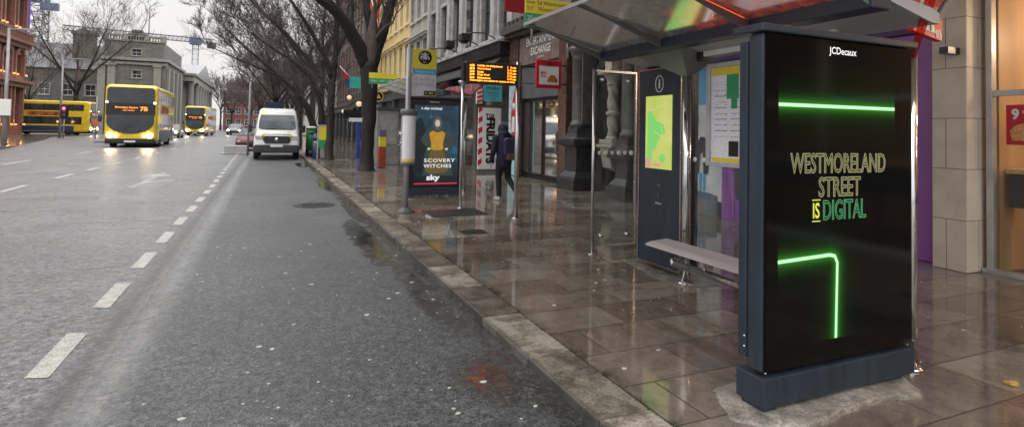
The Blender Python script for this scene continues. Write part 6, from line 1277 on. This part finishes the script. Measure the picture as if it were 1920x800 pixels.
for y in (72.3, 75.8, 79.3, 82.8):
    for z in (1.6, 7.2, 12.7):
        ld = bpy.data.lights.new('uplight_lamp', 'POINT'); ld.energy = 11; ld.color = (1, .42, .12); ld.shadow_soft_size = .1; lo = bpy.data.objects.new('uplight_lamp', ld); COL.objects.link(lo); lo.location = (-26.35, y, z)

# ------------------------------------------------------------------ street lamps, signals, cranes
def lamp(x, y, h, arm, label, grp='grey street poles at the junction'):
    t = thing('street_lamp', label, 'street lamp', (x, y, 0), grp); q = MB(); q.tube([(x, y, -.1), (x, y, h*.4), (x, y, h)], [.14, .11, .08], 10); q.build('post', MATS['grey pole'], t)
    q = MB(); q.tube([(x, y, h-.1), (x+arm, y, h+.02)], .05, 8); q.box(x+arm-.15, x+arm+.5, y-.15, y+.15, h-.08, h+.05); q.build('arm', MATS['grey pole'], t); return t
lamp(-14.82, 44, 7.3, .8, 'grey street lamp pole in front of the red sandstone corner')
q = MB(); q.box(-15.15, -14.5, 43.75, 43.9, 1.9, 2.9); tag(q.build('notice_box', OFFW, loc=(-14.8, 43.8, 1.9), bevel=.03), 'pale box fixed on the street lamp at the far left', 'box')
lamp(-19.75, 72, 8.2, 1.8, 'taller grey street lamp beside the red traffic signal')
def signal(x, y, h, label, on):
    t = thing('traffic_light', label, 'traffic light', (x, y, 0), 'traffic signals'); q = MB(); q.tube([(x, y, -.1), (x, y, h)], .06, 8); q.build('post', MATS['grey pole'], t)
    q = MB(); q.box(x-.22, x+.22, y-.2, y+.05, h-.15, h+.95); q.box(x-.34, x+.34, y+.051, y+.07, h-.3, h+1.1); hd_ = q.build('head', BLACKP, t, bevel=.03)
    for i, c in enumerate((DGREY, DGREY, on)): q = MB(); q.ball((x, y-.21, h+.08+i*.33), .13, 12, 8, (1, .5, 1)); q.build('lens', c, hd_)
REDL = emis('lit red lens', (1, .02, .04), 14)
signal(-18.9, 70, 2.2, 'traffic light showing red beside the side-on yellow bus', REDL)
signal(-16.6, 47, 2.3, 'unlit traffic light at the extreme left edge', DGREY)
bo = thing('pale_bollard', 'pale rounded bollard at the extreme left edge on the traffic island', 'bollard', (-14.6, 40.8, .1)); q = MB(); q.lathe((-14.75, 40.6, .1), [(.3, 0), (.26, .3), (.2, .9), (.14, 1.2), (.02, 1.28)], 16); q.build('body', mat('pale yellow plastic', (.5, .5, .36), .5), bo); q = MB(); q.lathe((-14.75, 40.6, .1), [(.4, 0.001), (.4, .05)], 16); q.build('foot', RUB, bo)
pm_ = thing('parking_post', 'short grey post with orange band near the side-on bus front', 'post', (-16.7, 72, 0)); q = MB(); q.tube([(-16.7, 72, -.1), (-16.7, 72, 4.4)], .07, 8); q.build('post', MATS['grey pole'], pm_); q = MB(); q.box(-16.9, -16.5, 71.85, 71.95, 1.2, 1.9); q.build('plate', mat('orange plate', (.5, .12, .03), .5), pm_)
CRM = mat('hazed blue crane steel', (.2, .21, .25), .5, var=.2)  # blue steel with distance haze mixed into its colour as grey
def lattice(q, a, b, w, n, r=.12):
    a, b = Vector(a), Vector(b); d = (b-a).normalized(); s = d.cross(Vector((0, 1, 0))).normalized() if abs(d.y) < .9 else Vector((1, 0, 0)); u = d.cross(s).normalized()
    C = [s*w/2+u*w/2, s*w/2-u*w/2, -s*w/2-u*w/2, -s*w/2+u*w/2]
    for c in C: q.tube([a+c, b+c], r, 4)
    for i in range(n):
        p, p2 = a.lerp(b, i/n), a.lerp(b, (i+1)/n)
        for k_ in range(4): q.tube([p+C[k_], p2+C[(k_+1) % 4]], r*.6, 3); q.tube([p+C[k_], p+C[(k_+1) % 4]], r*.6, 3)
cr1 = thing('tower_crane', 'tower crane mast rising behind the red sandstone corner building', 'crane', (-57, 185, 0)); q = MB(); lattice(q, (-57, 185, 0), (-57, 185, 37), 4.4, 16, .22); q.build('mast', CRM, cr1); q = MB(); lattice(q, (-63, 185, 38.5), (-20, 185, 40), 2.2, 30, .16); q.build('jib', CRM, cr1); q = MB(); q.box(-59.5, -54.5, 183, 187, 33.2, 35); q.build('cab', mat('crane cab blue', (.09, .11, .19), .5), cr1)
q = MB(); q.box(-39.5, -36.8, 130, 131, 22.4, 23.7); tag(q.build('hoisted_load', MATS['crane cab blue'], loc=(-38, 130, 22.4)), 'small dark blue box hanging in the sky at the top left', 'crane load'); 
cr2 = thing('jib_crane', 'far tower crane with long level lattice jib above the grey stone building', 'crane', (-24, 225, 0)); q = MB(); lattice(q, (-24.2, 225, 0), (-24.2, 225, 30), 1.8, 16, .08); q.build('mast', CRM, cr2)
q = MB(); lattice(q, (-62, 225, 32.2), (-18.5, 225, 31), 1.5, 34, .14); q.build('jib', mat('crane grey steel', (.3, .29, .3), .6), cr2); q = MB(); q.box(-26, -22.5, 223.5, 226.5, 29.6, 31.6); q.build('cab', MATS['crane cab blue'], cr2); q = MB(); q.box(-20.6, -17.8, 224, 226, 28.6, 30.6); q.build('counterweight', DGREY, cr2)
for x, z0, z1, y, lab in ((-20.1, 16.5, 23, 118, 'thin flagpole on the grey stone building roof'),): q = MB(); q.tube([(x, y, z0), (x, y, z1)], .09, 6); tag(q.build('flagpole', MATS['grey pole'], loc=(x, y, z0)), lab, 'flagpole')
